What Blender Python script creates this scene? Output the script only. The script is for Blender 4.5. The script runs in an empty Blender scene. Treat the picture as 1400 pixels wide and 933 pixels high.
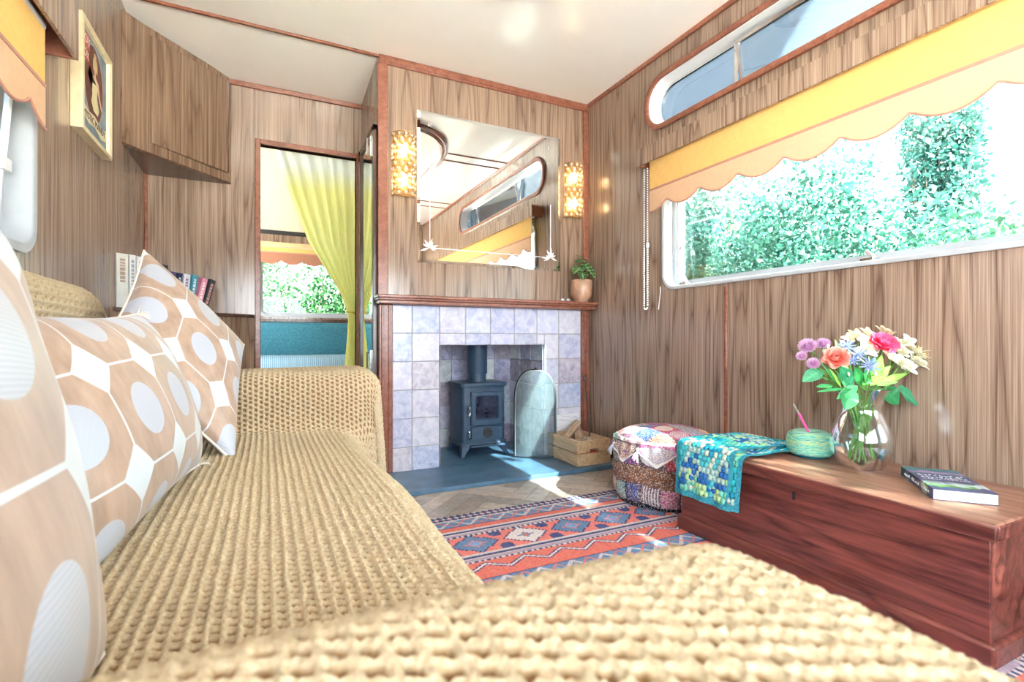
import bpy, bmesh, math, random
import numpy as np
from mathutils import Vector, Matrix
rnd = random.Random(7)
rng = np.random.default_rng(5)
SC = bpy.context.scene
COL = SC.collection
PI = math.pi

# ------------------------------------------------------------------ camera
CAM_H = .675
YAW = math.atan2(335, 687)
S_, C_ = math.sin(YAW), math.cos(YAW)
cd = bpy.data.cameras.new('camera')
cam = bpy.data.objects.new('camera', cd)
COL.objects.link(cam)
cam.location = (0, 0, CAM_H)
cam.rotation_euler = (PI/2, 0, -YAW)
cd.sensor_width = 36
cd.lens = 687/1400*36
cd.shift_y = -2.5/1400
cd.clip_start = .02
cd.dof.use_dof = True
cd.dof.focus_distance = 1.7
cd.dof.aperture_fstop = 9.0
SC.camera = cam

def at(px, py, d):
    """world point at photo position px,py and depth d in front of the camera"""
    r = (px-700)/687*d; u = (464-py)/687*d
    return Vector((r*C_+d*S_, -r*S_+d*C_, u+CAM_H))

# ------------------------------------------------------------------ node helper
class NB:
    def __init__(s, name):
        s.m = bpy.data.materials.new(name); s.m.use_nodes = True
        s.nt = s.m.node_tree; s.nt.nodes.clear()
        s.out = s.nt.nodes.new('ShaderNodeOutputMaterial')
    def n(s, t, **kw):
        nd = s.nt.nodes.new(t)
        for k, v in kw.items(): setattr(nd, k, v)
        return nd
    def put(s, sock, v):
        if isinstance(v, bpy.types.NodeSocket): s.nt.links.new(v, sock)
        elif v is not None:
            if isinstance(v, (tuple, list)) and len(v) == 3 and sock.type == 'RGBA': v = (*v, 1)
            sock.default_value = v
    def math(s, op, a, b=None, c=None, clamp=False):
        nd = s.n('ShaderNodeMath', operation=op, use_clamp=clamp)
        s.put(nd.inputs[0], a); s.put(nd.inputs[1], b); s.put(nd.inputs[2], c)
        return nd.outputs[0]
    def vmul(s, v, k):
        nd = s.n('ShaderNodeVectorMath', operation='MULTIPLY'); s.put(nd.inputs[0], v); nd.inputs[1].default_value = k
        return nd.outputs[0]
    def vadd(s, v, k):
        nd = s.n('ShaderNodeVectorMath', operation='ADD'); s.put(nd.inputs[0], v); s.put(nd.inputs[1], k)
        return nd.outputs[0]
    def coord(s, which='Object'):
        return s.n('ShaderNodeTexCoord').outputs[which]
    def sep(s, v):
        nd = s.n('ShaderNodeSeparateXYZ'); s.put(nd.inputs[0], v); return nd.outputs
    def comb(s, x, y, z):
        nd = s.n('ShaderNodeCombineXYZ'); s.put(nd.inputs[0], x); s.put(nd.inputs[1], y); s.put(nd.inputs[2], z); return nd.outputs[0]
    def noise(s, v, scale=1, detail=3, rough=.5, dist=0):
        nd = s.n('ShaderNodeTexNoise'); s.put(nd.inputs['Vector'], v)
        nd.inputs['Scale'].default_value = scale; nd.inputs['Detail'].default_value = detail
        nd.inputs['Roughness'].default_value = rough; nd.inputs['Distortion'].default_value = dist
        return nd.outputs[0]
    def voro(s, v, scale=1, out='Distance', feature='F1'):
        nd = s.n('ShaderNodeTexVoronoi', feature=feature); s.put(nd.inputs['Vector'], v); nd.inputs['Scale'].default_value = scale
        return nd.outputs[out]
    def ramp(s, f, stops, interp='LINEAR'):
        nd = s.n('ShaderNodeValToRGB'); s.put(nd.inputs[0], f)
        cr = nd.color_ramp; cr.interpolation = interp
        while len(cr.elements) < len(stops): cr.elements.new(.5)
        for e, (p, c) in zip(cr.elements, stops):
            e.position = p; e.color = (*c, 1) if len(c) == 3 else c
        return nd.outputs[0]
    def mix(s, f, a, b, blend='MIX'):
        nd = s.n('ShaderNodeMix', data_type='RGBA', blend_type=blend)
        s.put(nd.inputs[0], f); s.put(nd.inputs[6], a); s.put(nd.inputs[7], b)
        return nd.outputs[2]
    def attr(s, name, out='Color'):
        return s.n('ShaderNodeAttribute', attribute_name=name).outputs[out]
    def bump(s, h, strength=.3, dist=.002):
        nd = s.n('ShaderNodeBump'); s.put(nd.inputs['Height'], h)
        nd.inputs['Strength'].default_value = strength; nd.inputs['Distance'].default_value = dist
        return nd.outputs[0]
    def pbr(s, base, rough=.5, metal=0, spec=.5, normal=None, **kw):
        p = s.n('ShaderNodeBsdfPrincipled')
        s.put(p.inputs['Base Color'], base); s.put(p.inputs['Roughness'], rough); s.put(p.inputs['Metallic'], metal)
        s.put(p.inputs['Specular IOR Level'], spec)
        if normal is not None: s.put(p.inputs['Normal'], normal)
        for k, v in kw.items(): s.put(p.inputs[k.replace('_', ' ')], v)
        s.nt.links.new(p.outputs[0], s.out.inputs[0]); s.p = p
        return s.m
    def surf(s, sh):
        s.nt.links.new(sh, s.out.inputs[0]); return s.m
    def shader(s, t, **kw):
        nd = s.n(t)
        for k, v in kw.items(): s.put(nd.inputs[k], v)
        return nd.outputs[0]
    def mixs(s, f, a, b):
        nd = s.n('ShaderNodeMixShader'); s.put(nd.inputs[0], f); s.nt.links.new(a, nd.inputs[1]); s.nt.links.new(b, nd.inputs[2])
        return nd.outputs[0]

def plain(name, base, rough=.5, metal=0, spec=.5, var=.08, scale=30, **kw):
    b = NB(name); o = b.coord()
    f = b.noise(o, scale, 3)
    lo = tuple(max(0, c*(1-var)) for c in base); hi = tuple(min(1, c*(1+var)) for c in base)
    return b.pbr(b.ramp(f, [(.3, lo), (.7, hi)]), rough, metal, spec, **kw)

def wood(name, dark, light, streak=(110, 110, 2.2), rough=.22, spec=.5, ring=(5, 5, .55), coat=0, ringk=45, contrast=1):
    b = NB(name); o = b.coord()
    fine = b.noise(b.vmul(o, streak), 1, 4, .65)
    fine2 = b.noise(b.vmul(o, tuple(2.6*k for k in streak)), 1, 2, .6)
    r = b.noise(b.vmul(o, ring), 1, 2, .5)
    rings = b.math('POWER', b.math('ABSOLUTE', b.math('SINE', b.math('MULTIPLY', r, ringk))), .35)
    g = b.math('ADD', b.math('MULTIPLY', fine, .62), b.math('MULTIPLY', b.math('SUBTRACT', rings,   .8), .24*contrast))
    g = b.math('ADD', g, b.math('MULTIPLY', fine2, .4))
    big = b.noise(b.vmul(o, (1.6, 1.6, .3)), 1, 2)
    g = b.math('ADD', g, b.math('MULTIPLY', b.math('SUBTRACT', big, .5), .1))
    mid = tuple((a+c)/2 for a, c in zip(dark, light))
    col = b.ramp(g, [(.34, dark), (.52, mid), (.68, light)])
    kw = {'Coat_Weight': coat, 'Coat_Roughness': .06} if coat else {}
    return b.pbr(col, rough, 0, spec, b.bump(fine, .08, .001), **kw)

MT = {}
MT['panel'] = wood('walnut wall panel', (.14, .083, .056), (.46, .33, .248), streak=(150, 150, 1.5), rough=.16, spec=.5, ring=(7, 7, .5), ringk=34)
MT['red_trim'] = wood('red brown moulding', (.2, .065, .04), (.36, .14, .09), streak=(30, 30, 30), rough=.25, ring=(2, 2, 2), contrast=.4)
MT['dark_trim'] = wood('dark brown wood', (.06, .03, .022), (.14, .075, .05), streak=(60, 60, 4), rough=.25)
MT['cab'] = wood('cabinet veneer', (.14, .08, .05), (.36, .235, .16), streak=(120, 120, 1.8), rough=.25, ring=(7, 7, .6), ringk=30)
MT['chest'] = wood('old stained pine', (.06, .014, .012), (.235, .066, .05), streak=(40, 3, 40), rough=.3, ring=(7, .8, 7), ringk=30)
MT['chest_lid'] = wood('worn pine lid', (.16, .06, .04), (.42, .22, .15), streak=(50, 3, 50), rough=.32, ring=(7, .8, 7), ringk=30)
MT['pine'] = wood('pale pine', (.5, .33, .18), (.72, .52, .33), streak=(60, 3, 60), rough=.5, ring=(9, 1, 9), contrast=1.5)
MT['white'] = plain('white gloss paint', (.85, .86, .88), .2, var=.02)
MT['ceil'] = plain('white ceiling board', (.92, .91, .885), .16, spec=.45, var=.02, scale=4)
MT['chrome'] = plain('chrome', (.8, .8, .82), .15, 1)
MT['black'] = plain('black metal', (.02, .02, .022), .4)
MT['slate'] = plain('blue grey slate', (.075, .16, .26), .35, var=.25, scale=9)
MT['enamel'] = plain('blue black stove enamel', (.038, .075, .13), .42, spec=.5, var=.1)
MT['mirror'] = plain('silvered mirror', (.9, .93, .92), .0, 1, var=0)

def glass_pane(name, tint=(.97, .99, .99)):
    b = NB(name)
    fr = b.n('ShaderNodeFresnel'); fr.inputs[0].default_value = 1.45
    return b.surf(b.mixs(b.math('MULTIPLY', fr.outputs[0], .8), b.shader('ShaderNodeBsdfTransparent', Color=tint),
                         b.shader('ShaderNodeBsdfGlossy', Roughness=.01)))
MT['pane'] = glass_pane('window glass')
MT['tint'] = glass_pane('blue tinted acrylic', (.24, .275, .3))
MT['ltint'] = glass_pane('light tinted acrylic', (.7, .78, .78))
MT['frame'] = plain('pale grey window frame', (.42, .44, .47), .3, var=.03)

def fabric(name, base, rough=.9, scale=700, var=.15, trans=0, bump=.25):
    b = NB(name); o = b.coord()
    x, y, z = b.sep(b.vmul(o, (scale,)*3))
    w = b.math('MULTIPLY', b.math('SINE', b.math('ADD', x, y)), b.math('SINE', z))
    f = b.math('ADD', b.math('MULTIPLY', w, .25), b.noise(o, 60, 3))
    lo = tuple(c*(1-var) for c in base); hi = tuple(min(1, c*(1+var)) for c in base)
    col = b.ramp(f, [(.25, lo), (.75, hi)])
    nrm = b.bump(w, bump, .0006)
    if not trans:
        return b.pbr(col, rough, 0, .2, nrm)
    d = b.shader('ShaderNodeBsdfDiffuse', Color=col, Normal=nrm); t = b.shader('ShaderNodeBsdfTranslucent', Color=col)
    return b.surf(b.mixs(trans, d, t))

def vcol(name, rough=.8, attr='col', trans=0, spec=.3, noise=0):
    b = NB(name); c = b.attr(attr)
    if noise:
        c = b.mix(noise, c, b.ramp(b.noise(b.coord(), 260, 3), [(.3, (.25, .25, .25)), (.7, (.8, .8, .8))]), 'OVERLAY')
    if not trans: return b.pbr(c, rough, 0, spec)
    d = b.shader('ShaderNodeBsdfPrincipled', **{'Base Color': c, 'Roughness': rough}); t = b.shader('ShaderNodeBsdfTranslucent', Color=c)
    return b.surf(b.mixs(trans, d, t))

# ------------------------------------------------------------------ mesh helper
class MB:
    def __init__(s): s.v = []; s.f = []; s.mi = []; s.cur = 0; s.c = []; s.col = None
    def add(s, vs, fs):
        o = len(s.v); s.v += [tuple(p) for p in vs]
        s.f += [tuple(i+o for i in f) for f in fs]; s.mi += [s.cur]*len(fs)
        s.c += [s.col or (1, 1, 1)]*len(vs)
        return s
    def box(s, a, b):
        (x0, y0, z0), (x1, y1, z1) = a, b
        x0, x1 = sorted((x0, x1)); y0, y1 = sorted((y0, y1)); z0, z1 = sorted((z0, z1))
        return s.add([(x0,y0,z0),(x1,y0,z0),(x1,y1,z0),(x0,y1,z0),(x0,y0,z1),(x1,y0,z1),(x1,y1,z1),(x0,y1,z1)],
                     [(3,2,1,0),(4,5,6,7),(0,1,5,4),(1,2,6,5),(2,3,7,6),(3,0,4,7)])
    def bar(s, p, q, w, h, up=(0, 0, 1)):
        p, q = Vector(p), Vector(q); d = (q-p).normalized(); up = Vector(up)
        sx = d.cross(up)
        if sx.length < 1e-4: sx = d.cross(Vector((0, 1, 0)))
        sx.normalize(); u = sx.cross(d)
        vs = []
        for e in (p, q):
            for a, b in ((-1,-1),(1,-1),(1,1),(-1,1)): vs.append(e+sx*a*w/2+u*b*h/2)
        return s.add(vs, [(0,1,2,3),(7,6,5,4),(0,4,5,1),(1,5,6,2),(2,6,7,3),(3,7,4,0)])
    def tube(s, pts, r, n=8, closed=False, caps=True):
        pts = [Vector(p) for p in pts]; m = len(pts)
        if m < 2: return s
        rs = r if isinstance(r, (list, tuple)) else [r]*m
        tg = []
        for i in range(m):
            a = pts[(i-1) % m] if (closed or i) else pts[0]; b = pts[(i+1) % m] if (closed or i < m-1) else pts[-1]
            t = b-a; tg.append(t.normalized() if t.length > 1e-9 else Vector((0, 0, 1)))
        ref = Vector((0, 0, 1)) if abs(tg[0].z) < .9 else Vector((1, 0, 0))
        nx = tg[0].cross(ref).normalized(); vs = []
        for i in range(m):
            nx = nx-tg[i]*nx.dot(tg[i])
            nx = nx.normalized() if nx.length > 1e-6 else tg[i].orthogonal().normalized()
            ny = tg[i].cross(nx)
            for k in range(n):
                a = 2*PI*k/n; vs.append(pts[i]+(nx*math.cos(a)+ny*math.sin(a))*rs[i])
        fs = []
        for i in range(m if closed else m-1):
            j = (i+1) % m
            for k in range(n): fs.append((i*n+k, i*n+(k+1) % n, j*n+(k+1) % n, j*n+k))
        if caps and not closed: fs += [tuple(range(n))[::-1], tuple((m-1)*n+k for k in range(n))]
        return s.add(vs, fs)
    def lathe(s, prof, n=32, c=(0, 0, 0), sx=1, sy=1, caps=True):
        vs = []; m = len(prof)
        for r, z in prof:
            for k in range(n):
                a = 2*PI*k/n; vs.append((c[0]+r*math.cos(a)*sx, c[1]+r*math.sin(a)*sy, c[2]+z))
        fs = [(i*n+k, i*n+(k+1) % n, (i+1)*n+(k+1) % n, (i+1)*n+k) for i in range(m-1) for k in range(n)]
        if caps: fs += [tuple(range(n))[::-1], tuple((m-1)*n+k for k in range(n))]
        return s.add(vs, fs)
    def loft(s, loops, close=False):
        n = len(loops[0]); m = len(loops); vs = [p for l in loops for p in l]
        fs = [(i*n+k, i*n+(k+1) % n, ((i+1) % m)*n+(k+1) % n, ((i+1) % m)*n+k) for i in range(m if close else m-1) for k in range(n)]
        return s.add(vs, fs)
    def prism(s, poly, fn, d0, d1):
        n = len(poly); vs = [fn(a, b, d0) for a, b in poly]+[fn(a, b, d1) for a, b in poly]
        return s.add(vs, [tuple(range(n))[::-1], tuple(range(n, 2*n))]+[(k, (k+1) % n, n+(k+1) % n, n+k) for k in range(n)])
    def sphere(s, c, r, n=10, m=6, sq=(1, 1, 1)):
        vs = [(c[0], c[1], c[2]-r*sq[2])]
        for i in range(1, m):
            t = PI*i/m
            for k in range(n):
                a = 2*PI*k/n
                vs.append((c[0]+r*math.sin(t)*math.cos(a)*sq[0], c[1]+r*math.sin(t)*math.sin(a)*sq[1], c[2]-r*math.cos(t)*sq[2]))
        vs.append((c[0], c[1], c[2]+r*sq[2])); L = len(vs)-1
        fs = [(0, 1+(k+1) % n, 1+k) for k in range(n)]
        for i in range(m-2):
            for k in range(n): fs.append((1+i*n+k, 1+i*n+(k+1) % n, 1+(i+1)*n+(k+1) % n, 1+(i+1)*n+k))
        fs += [(1+(m-2)*n+k, 1+(m-2)*n+(k+1) % n, L) for k in range(n)]
        return s.add(vs, fs)
    def build(s, name, mats, parent=None, bevel=0, seg=2, smooth=35, recalc=True, colname=None, sub=0):
        me = bpy.data.meshes.new(name); me.from_pydata([tuple(v) for v in s.v], [], s.f)
        mats = mats if isinstance(mats, (list, tuple)) else [mats]
        for m in mats: me.materials.append(m)
        if len(mats) > 1: me.polygons.foreach_set('material_index', s.mi)
        if colname:
            ca = me.color_attributes.new(colname, 'FLOAT_COLOR', 'POINT')
            ca.data.foreach_set('color', np.array([(*c[:3], 1) for c in s.c], dtype=np.float32).ravel())
        if recalc:
            bm = bmesh.new(); bm.from_mesh(me); bmesh.ops.recalc_face_normals(bm, faces=bm.faces); bm.to_mesh(me); bm.free()
        me.polygons.foreach_set('use_smooth', [True]*len(me.polygons))
        me.set_sharp_from_angle(angle=math.radians(smooth))
        me.update()
        o = bpy.data.objects.new(name, me); COL.objects.link(o)
        if parent: o.parent = parent
        if bevel:
            b = o.modifiers.new('bevel', 'BEVEL'); b.width = bevel; b.segments = seg; b.limit_method = 'ANGLE'; b.angle_limit = math.radians(40)
        if sub:
            b = o.modifiers.new('sub', 'SUBSURF'); b.levels = sub; b.render_levels = sub
        return o

def tag(o, label=None, cat=None, group=None, kind=None):
    if label: o['label'] = label
    if cat: o['category'] = cat
    if group: o['group'] = group
    if kind: o['kind'] = kind
    return o
def thing(name, label, cat, loc=(0, 0, 0), rz=0, group=None):
    o = bpy.data.objects.new(name, None); COL.objects.link(o); o.empty_display_size = .05
    o.location = loc; o.rotation_euler = (0, 0, rz)
    return tag(o, label, cat, group)
def struct(name, mb, m, **kw):
    p = kw.pop('parent', None); o = mb.build(name, m, p, **kw)
    if p is None: o['kind'] = 'structure'
    return o
def copy_child(o, parent):
    c = o.copy(); COL.objects.link(c); c.parent = parent
    return c

def grid_obj(name, P, mat, parent=None, col=None, fl=None, keep=None, uv=None, closed_v=False, colname='col'):
    """P: (m,n,3) numpy grid to one mesh"""
    m, n = P.shape[:2]
    idx = np.arange(m*n).reshape(m, n)
    if closed_v: idx2 = np.concatenate([idx, idx[:, :1]], 1)
    else: idx2 = idx
    q = np.stack([idx2[:-1, :-1], idx2[1:, :-1], idx2[1:, 1:], idx2[:-1, 1:]], -1)
    if keep is not None: q = q[keep]
    q = q.reshape(-1, 4)
    me = bpy.data.meshes.new(name)
    me.vertices.add(m*n); me.vertices.foreach_set('co', P.reshape(-1).astype(np.float32))
    me.loops.add(q.size); me.loops.foreach_set('vertex_index', q.ravel().astype(np.int32))
    me.polygons.add(len(q)); me.polygons.foreach_set('loop_start', (np.arange(len(q))*4).astype(np.int32))
    me.update(calc_edges=True)
    me.polygons.foreach_set('use_smooth', [True]*len(q))
    if col is not None:
        ca = me.color_attributes.new(colname, 'FLOAT_COLOR', 'POINT')
        c4 = np.concatenate([col.reshape(-1, 3), np.ones((m*n, 1))], 1).astype(np.float32); ca.data.foreach_set('color', c4.ravel())
    if fl is not None:
        for k, a in fl.items():
            at_ = me.attributes.new(k, 'FLOAT', 'POINT'); at_.data.foreach_set('value', a.reshape(-1).astype(np.float32))
    if uv is not None:
        l = me.uv_layers.new(name='UVMap'); l.data.foreach_set('uv', uv.reshape(-1, 2)[q.ravel()].astype(np.float32).ravel())
    me.materials.append(mat); me.validate(); me.update()
    o = bpy.data.objects.new(name, me); COL.objects.link(o)
    if parent: o.parent = parent
    return o

def rrect(a0, b0, a1, b1, r, n=8):
    pts = []
    for cx, cy, s in ((a1-r, b1-r, 0), (a0+r, b1-r, 1), (a0+r, b0+r, 2), (a1-r, b0+r, 3)):
        for k in range(n+1):
            t = (s+k/n)*PI/2; pts.append((cx+r*math.cos(t), cy+r*math.sin(t)))
    return pts

def panel(outer, holes, fn, d0, d1):
    """flat sheet with holes, given thickness; fn maps (a,b,d) to the room"""
    bm = bmesh.new()
    for lp in [outer]+holes:
        vs = [bm.verts.new(fn(a, b, d0)) for a, b in lp]
        for i in range(len(vs)): bm.edges.new((vs[i], vs[(i+1) % len(vs)]))
    bmesh.ops.triangle_fill(bm, use_beauty=True, use_dissolve=False, edges=bm.edges[:])
    r = bmesh.ops.extrude_face_region(bm, geom=bm.faces[:])
    dv = Vector(fn(0, 0, d1))-Vector(fn(0, 0, d0))
    bmesh.ops.translate(bm, vec=dv, verts=[e for e in r['geom'] if isinstance(e, bmesh.types.BMVert)])
    bmesh.ops.recalc_face_normals(bm, faces=bm.faces)
    mb = MB(); bm.verts.index_update()
    mb.add([v.co[:] for v in bm.verts], [tuple(v.index for v in f.verts) for f in bm.faces]); bm.free()
    return mb
rect = lambda a0, b0, a1, b1: [(a0, b0), (a1, b0), (a1, b1), (a0, b1)]
SKY, SUN, EXPO = 3.0, 30.0, 2.98
# ================================================================== THE ROOM
XR, XL, YF, YD, YB, ZC = 1.72, -.536, 2.5, 2.99, -1.0, 2.07
TH = .08
fR = lambda a, b, d: (XR+d, a, b)          # right wall, d outwards
fL = lambda a, b, d: (XL-d, a, b)
fB = lambda a, b, d: (a, YB-d, b)          # rear wall behind the camera
fD = lambda a, b, d: (a, YD+d, b)
fF = lambda a, b, d: (a, YF+d, b)

# --- floor: herringbone planks, each plank tinted
mb = MB(); W_, L_ = .075, .3
floor_mat = NB('grey oak herringbone'); o_ = floor_mat.coord()
mb.col = (.12, .09, .07); mb.box((XL-.1, YB-.1, -.05), (XR+.1, 4.6, -.004))
k = int(L_/W_)
R45 = Matrix.Rotation(PI/4, 2)
def plank(cx, cy, hor):
    t = rnd.uniform(.68, 1.28); g = rnd.uniform(-.02, .03)
    mb.col = (.44*t+g, .385*t, .335*t-g*.5)
    w, l = (L_/2-.0012, W_/2-.0012) if hor else (W_/2-.0012, L_/2-.0012)
    pts = [R45@Vector((cx+a*w, cy+b*l)) for a, b in ((-1,-1),(1,-1),(1,1),(-1,1))]
    pts = [(p.x+.6, p.y+1.5) for p in pts]
    if all(XL-.05 < p[0] < XR+.05 and .3 < p[1] < 4.4 for p in pts):
        mb.add([(*p, 0) for p in pts], [(0, 1, 2, 3)])
for i in range(-60, 60):
    for j in range(-7, 8):
        plank((i+k/2+2*k*j)*W_, (i+.5)*W_, True)
        plank((i+k+.5+2*k*j)*W_, (i+1-k/2)*W_, False)
wc = floor_mat.mix(.5, floor_mat.attr('col'), floor_mat.ramp(floor_mat.noise(floor_mat.vmul(o_, (25, 25, 25)), 1, 5, .7), [(.3, (.2, .2, .2)), (.7, (.75, .75, .75))]), 'OVERLAY')
floor_mat.pbr(wc, .3, 0, .5)
struct('floor', mb, floor_mat.m, colname='col', recalc=False)

# --- side walls with their windows
WIN = dict(R=(-.65, .917, 1.85, 1.5), RC=(.3, 1.715, 1.96, 1.94), L=(.2, .895, 1.664, 1.44), LC=(-.7, 1.75, 1.6, 1.945))
holeR = rrect(*WIN['R'], .07); holeRC = rrect(*WIN['RC'], .105)
struct('wall_right', panel(rect(YB, -.05, YD+.02, ZC+.05), [holeR, holeRC], fR, 0, TH), MT['panel'])
holeL = rrect(*WIN['L'], .07); holeLC = rrect(*WIN['LC'], .095); LR_FILL = (-.88, .8, .05, 1.6)
struct('wall_left', panel(rect(YB, -.05, YD+.02, ZC+.05), [holeL, holeLC, rrect(*LR_FILL, .07)], fL, 0, TH), MT['panel'])
REAR = (-.42, .5, 1.52, 1.46)  # rear window enlarged to bring more daylight into the room
struct('wall_rear', panel(rect(XL-TH, -.05, XR+TH, ZC+.05), [rrect(*REAR, .07)], fB, 0, TH), MT['panel'])
# door wall with the bedroom opening
DO = (-.031, 0, .461, 1.712)
struct('wall_back', panel([(XL, 0), (DO[0], 0), (DO[0], DO[3]), (DO[2], DO[3]), (DO[2], 0), (XR+TH, 0), (XR+TH, 2.03), (XL, 2.03)], [], fD, 0, .04), MT['panel'])
# chimney breast: face panel above and around the fire opening, and its left cheek
OPX0, OPX1, OPZ = .798, 1.419, .643
struct('wall_fireplace', panel([(.49, 0), (OPX0, 0), (OPX0, OPZ), (OPX1, OPZ), (OPX1, 0), (XR, 0), (XR, ZC), (.49, ZC)], [], fF, 0, .03), MT['panel'])
struct('wall_chimney_cheek', MB().box((.49, YF+.03, 0), (.515, YD, ZC-.005)), MT['panel'])

# --- ceiling (flat, then falling slightly towards the door wall)
mb = MB()
mb.box((XL-TH, YB-TH, ZC), (XR+TH, YF, ZC+.05))
mb.add([(XL-TH, YF, ZC), (XR+TH, YF, ZC), (XR+TH, YD+.05, 2.022), (XL-TH, YD+.05, 2.022), (XL-TH, YF, ZC+.05), (XR+TH, YF, ZC+.05), (XR+TH, YD+.05, ZC+.02), (XL-TH, YD+.05, ZC+.02)],
       [(3,2,1,0),(4,5,6,7),(0,1,5,4),(1,2,6,5),(2,3,7,6),(3,0,4,7)])
struct('ceiling', mb, MT['ceil'])

# --- mouldings
tr = MT['red_trim']; tn = [0]
def trim(boxes, m=None, bevel=.003):
    tn[0] += 1; mb = MB()
    for a, b in boxes: mb.box(a, b)
    return struct('trim_%d' % tn[0], mb, m or tr, bevel=bevel)
trim([((XR-.014, YB, ZC-.022), (XR, YF-.012, ZC))])                       # ceiling edge along window wall
trim([((XL, YB, ZC-.022), (XL+.014, YF, ZC))])
trim([((XL+.014, YF-.008, ZC-.012), (.49, YF+.008, ZC))])                 # ceiling break
trim([((XL, YD-.012, 2.0), (.49, YD, 2.026))])                            # top of door wall
trim([((.49, YF-.014, 2.028), (XR, YF, ZC)), ((.494, YF-.018, 2.038), (XR, YF-.012, 2.06))])   # over the fireplace wall
trim([((.486, YF-.014, .887), (.535, YF, 2.028))])                        # left corner post
trim([((XR-.036, YF-.014, .887), (XR, YF, 2.028))])                       # right corner post
trim([((XR-.008, 1.483, .0), (XR, 1.497, .896))])                         # joint strip under the window
trim([((XL, YD-.012, 0), (XL+.012, YD, 2.0))])                            # left back corner
f0 = .026
trim([((DO[0]-f0, YD-.014, 0), (DO[0], YD+.045, DO[3]+f0)), ((DO[2], YD-.014, 0), (DO[2]+.022, YD+.045, DO[3]+f0)), ((DO[0], YD-.014, DO[3]), (DO[2], YD+.045, DO[3]+f0))])
for yy in (1.39, 1.245, .05, -.13):                                       # ceiling strips
    trim([((1.22 if 0 < yy < 1.5 and yy > .5 else XL+.014, yy-.007, ZC-.006), (XR-.014, yy+.007, ZC))])
for yy in (1.39, 1.245):
    trim([((XL+.014, yy-.007, ZC-.006), (-.04, yy+.007, ZC))])
# oval ceiling moulding
def oval(off):
    pts = []
    for k in range(96):
        a = 2*PI*k/96; c, s = math.cos(a), math.sin(a)
        pts.append((.59+(.62+off)*math.copysign(abs(c)**.62, c), .88+(.93+off)*math.copysign(abs(s)**.62, s)))
    return pts
mb = MB()
mb.loft([[(a, b, z) for a, b in oval(o)] for o, z in ((.025, ZC), (.028, ZC-.012), (.014, ZC-.022), (.004, ZC-.02), (-.012, ZC-.034), (-.028, ZC-.02), (-.03, ZC))])
struct('trim_30', mb, tr)

# --- baseboards
struct('baseboard_right', MB().box((XR-.01, YB, 0), (XR, YF, .06)), MT['dark_trim'], bevel=.002)

# --- windows
def loop3(fn, r, off, d, rad):
    a0, b0, a1, b1 = r
    return [fn(a, b, d) for a, b in rrect(a0-off, b0-off, a1+off, b1+off, rad+off)]
def make_window(num, fn, r, rad, ring_mat, ring=.02, sashes=(), lining=True, proud=.008, sill=.012):
    mb = MB()
    pr = [(ring, -.0005), (ring, -proud), (-sill+.004, -proud), (-sill, -proud+.004), (-sill, TH*.55), (-sill-.02, TH*.55), (-sill-.02, TH+.012), (ring, TH+.012), (ring, TH+.001)]
    if ring_mat is tr: pr = [(ring, -.0005), (ring, -proud), (ring*.5, -proud-.004), (-.002, -proud), (-.002, .004)]
    mb.loft([loop3(fn, r, o, d, rad) for o, d in pr])
    w = struct('window_%d' % num, mb, ring_mat, smooth=50)
    return w
w1 = make_window(1, fR, WIN['R'], .07, MT['frame'], ring=.008, proud=.012, sill=.008)
def pane(w, fn, r, rad, d, th=.004, m=None):
    mb = MB(); pts = rrect(*r, rad); mb.prism(pts, fn, d, d+th)
    o = mb.build('pane', m or MT['pane'], w); return o
def bead(w, fn, r, rad, d, wd, m, name='sash_frame', th=.012):
    mb = MB(); mb.loft([loop3(fn, r, o, dd, rad) for o, dd in ((0, d), (0, d+th), (-wd, d+th), (-wd, d))], close=True)
    return mb.build(name, m, w, smooth=50)
r = WIN['R']; r1 = (r[0]+.022, r[1]+.022, r[2]-.022, r[3]-.022)
pane(w1, fR, r1, .05, .06, m=MT['ltint']); bead(w1, fR, (r1[0]-.003, r1[1]-.003, r1[2]+.003, r1[3]+.003), .05, .05, .016, MT['frame'])
# stay and catches of the big window
mb = MB(); mb.bar(fR(1.79, 1.42, .02), fR(1.775, 1.1, .035), .012, .006); mb.bar(fR(1.775, 1.1, .035), fR(1.762, .97, .03), .006, .006)
mb.lathe([(.008, -.012), (.01, 0), (.008, .012)], 12, fR(1.775, 1.1, .03)); mb.build('stay', MT['chrome'], w1)
for yy in (1.74, .95):
    mb = MB(); mb.box(fR(yy-.02, .925, .005), fR(yy+.02, .938, .045)); mb.bar(fR(yy-.012, .938, .02), fR(yy+.014, .962, .03), .01, .012)
    mb.build('catch', MT['chrome'], w1, bevel=.002)
w2 = make_window(2, fR, WIN['RC'], .105, tr, ring=.022, proud=.014, sill=.002)
r = WIN['RC']
bead(w2, fR, (r[0]-.0, r[1], r[2], r[3]), .105, -.004, .004, MT['white'], 'lining', th=.09)
bead(w2, fR, (r[0]+.006, r[1]+.006, r[2]-.006, r[3]-.006), .1, .062, .012, MT['chrome'], 'outer_frame', th=.012)
pane(w2, fR, (r[0]+.01, r[1]+.01, r[2]-.01, r[3]-.01), .095, .072, m=MT['tint'])
for yy in (1.49, .63):
    MB().box(fR(yy-.009, r[1]+.006, .055), fR(yy+.009, r[3]-.006, .072)).build('mullion', MT['chrome'], w2, bevel=.002)
mb = MB()                                                                  # hopper sash, tipped inwards
lo, hi = r[1]+.012, r[3]-.03
def fS(a, b, d): t = (b-lo)/(hi-lo); return (XR+.055-.035*t+d, a, b)
mb.loft([loop3(fS, (.655, lo, 1.465, hi), o, d, .012) for o, d in ((0, 0), (0, .01), (-.014, .01), (-.014, 0))], close=True)
sash = mb.build('hopper_sash', MT['chrome'], w2)
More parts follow.
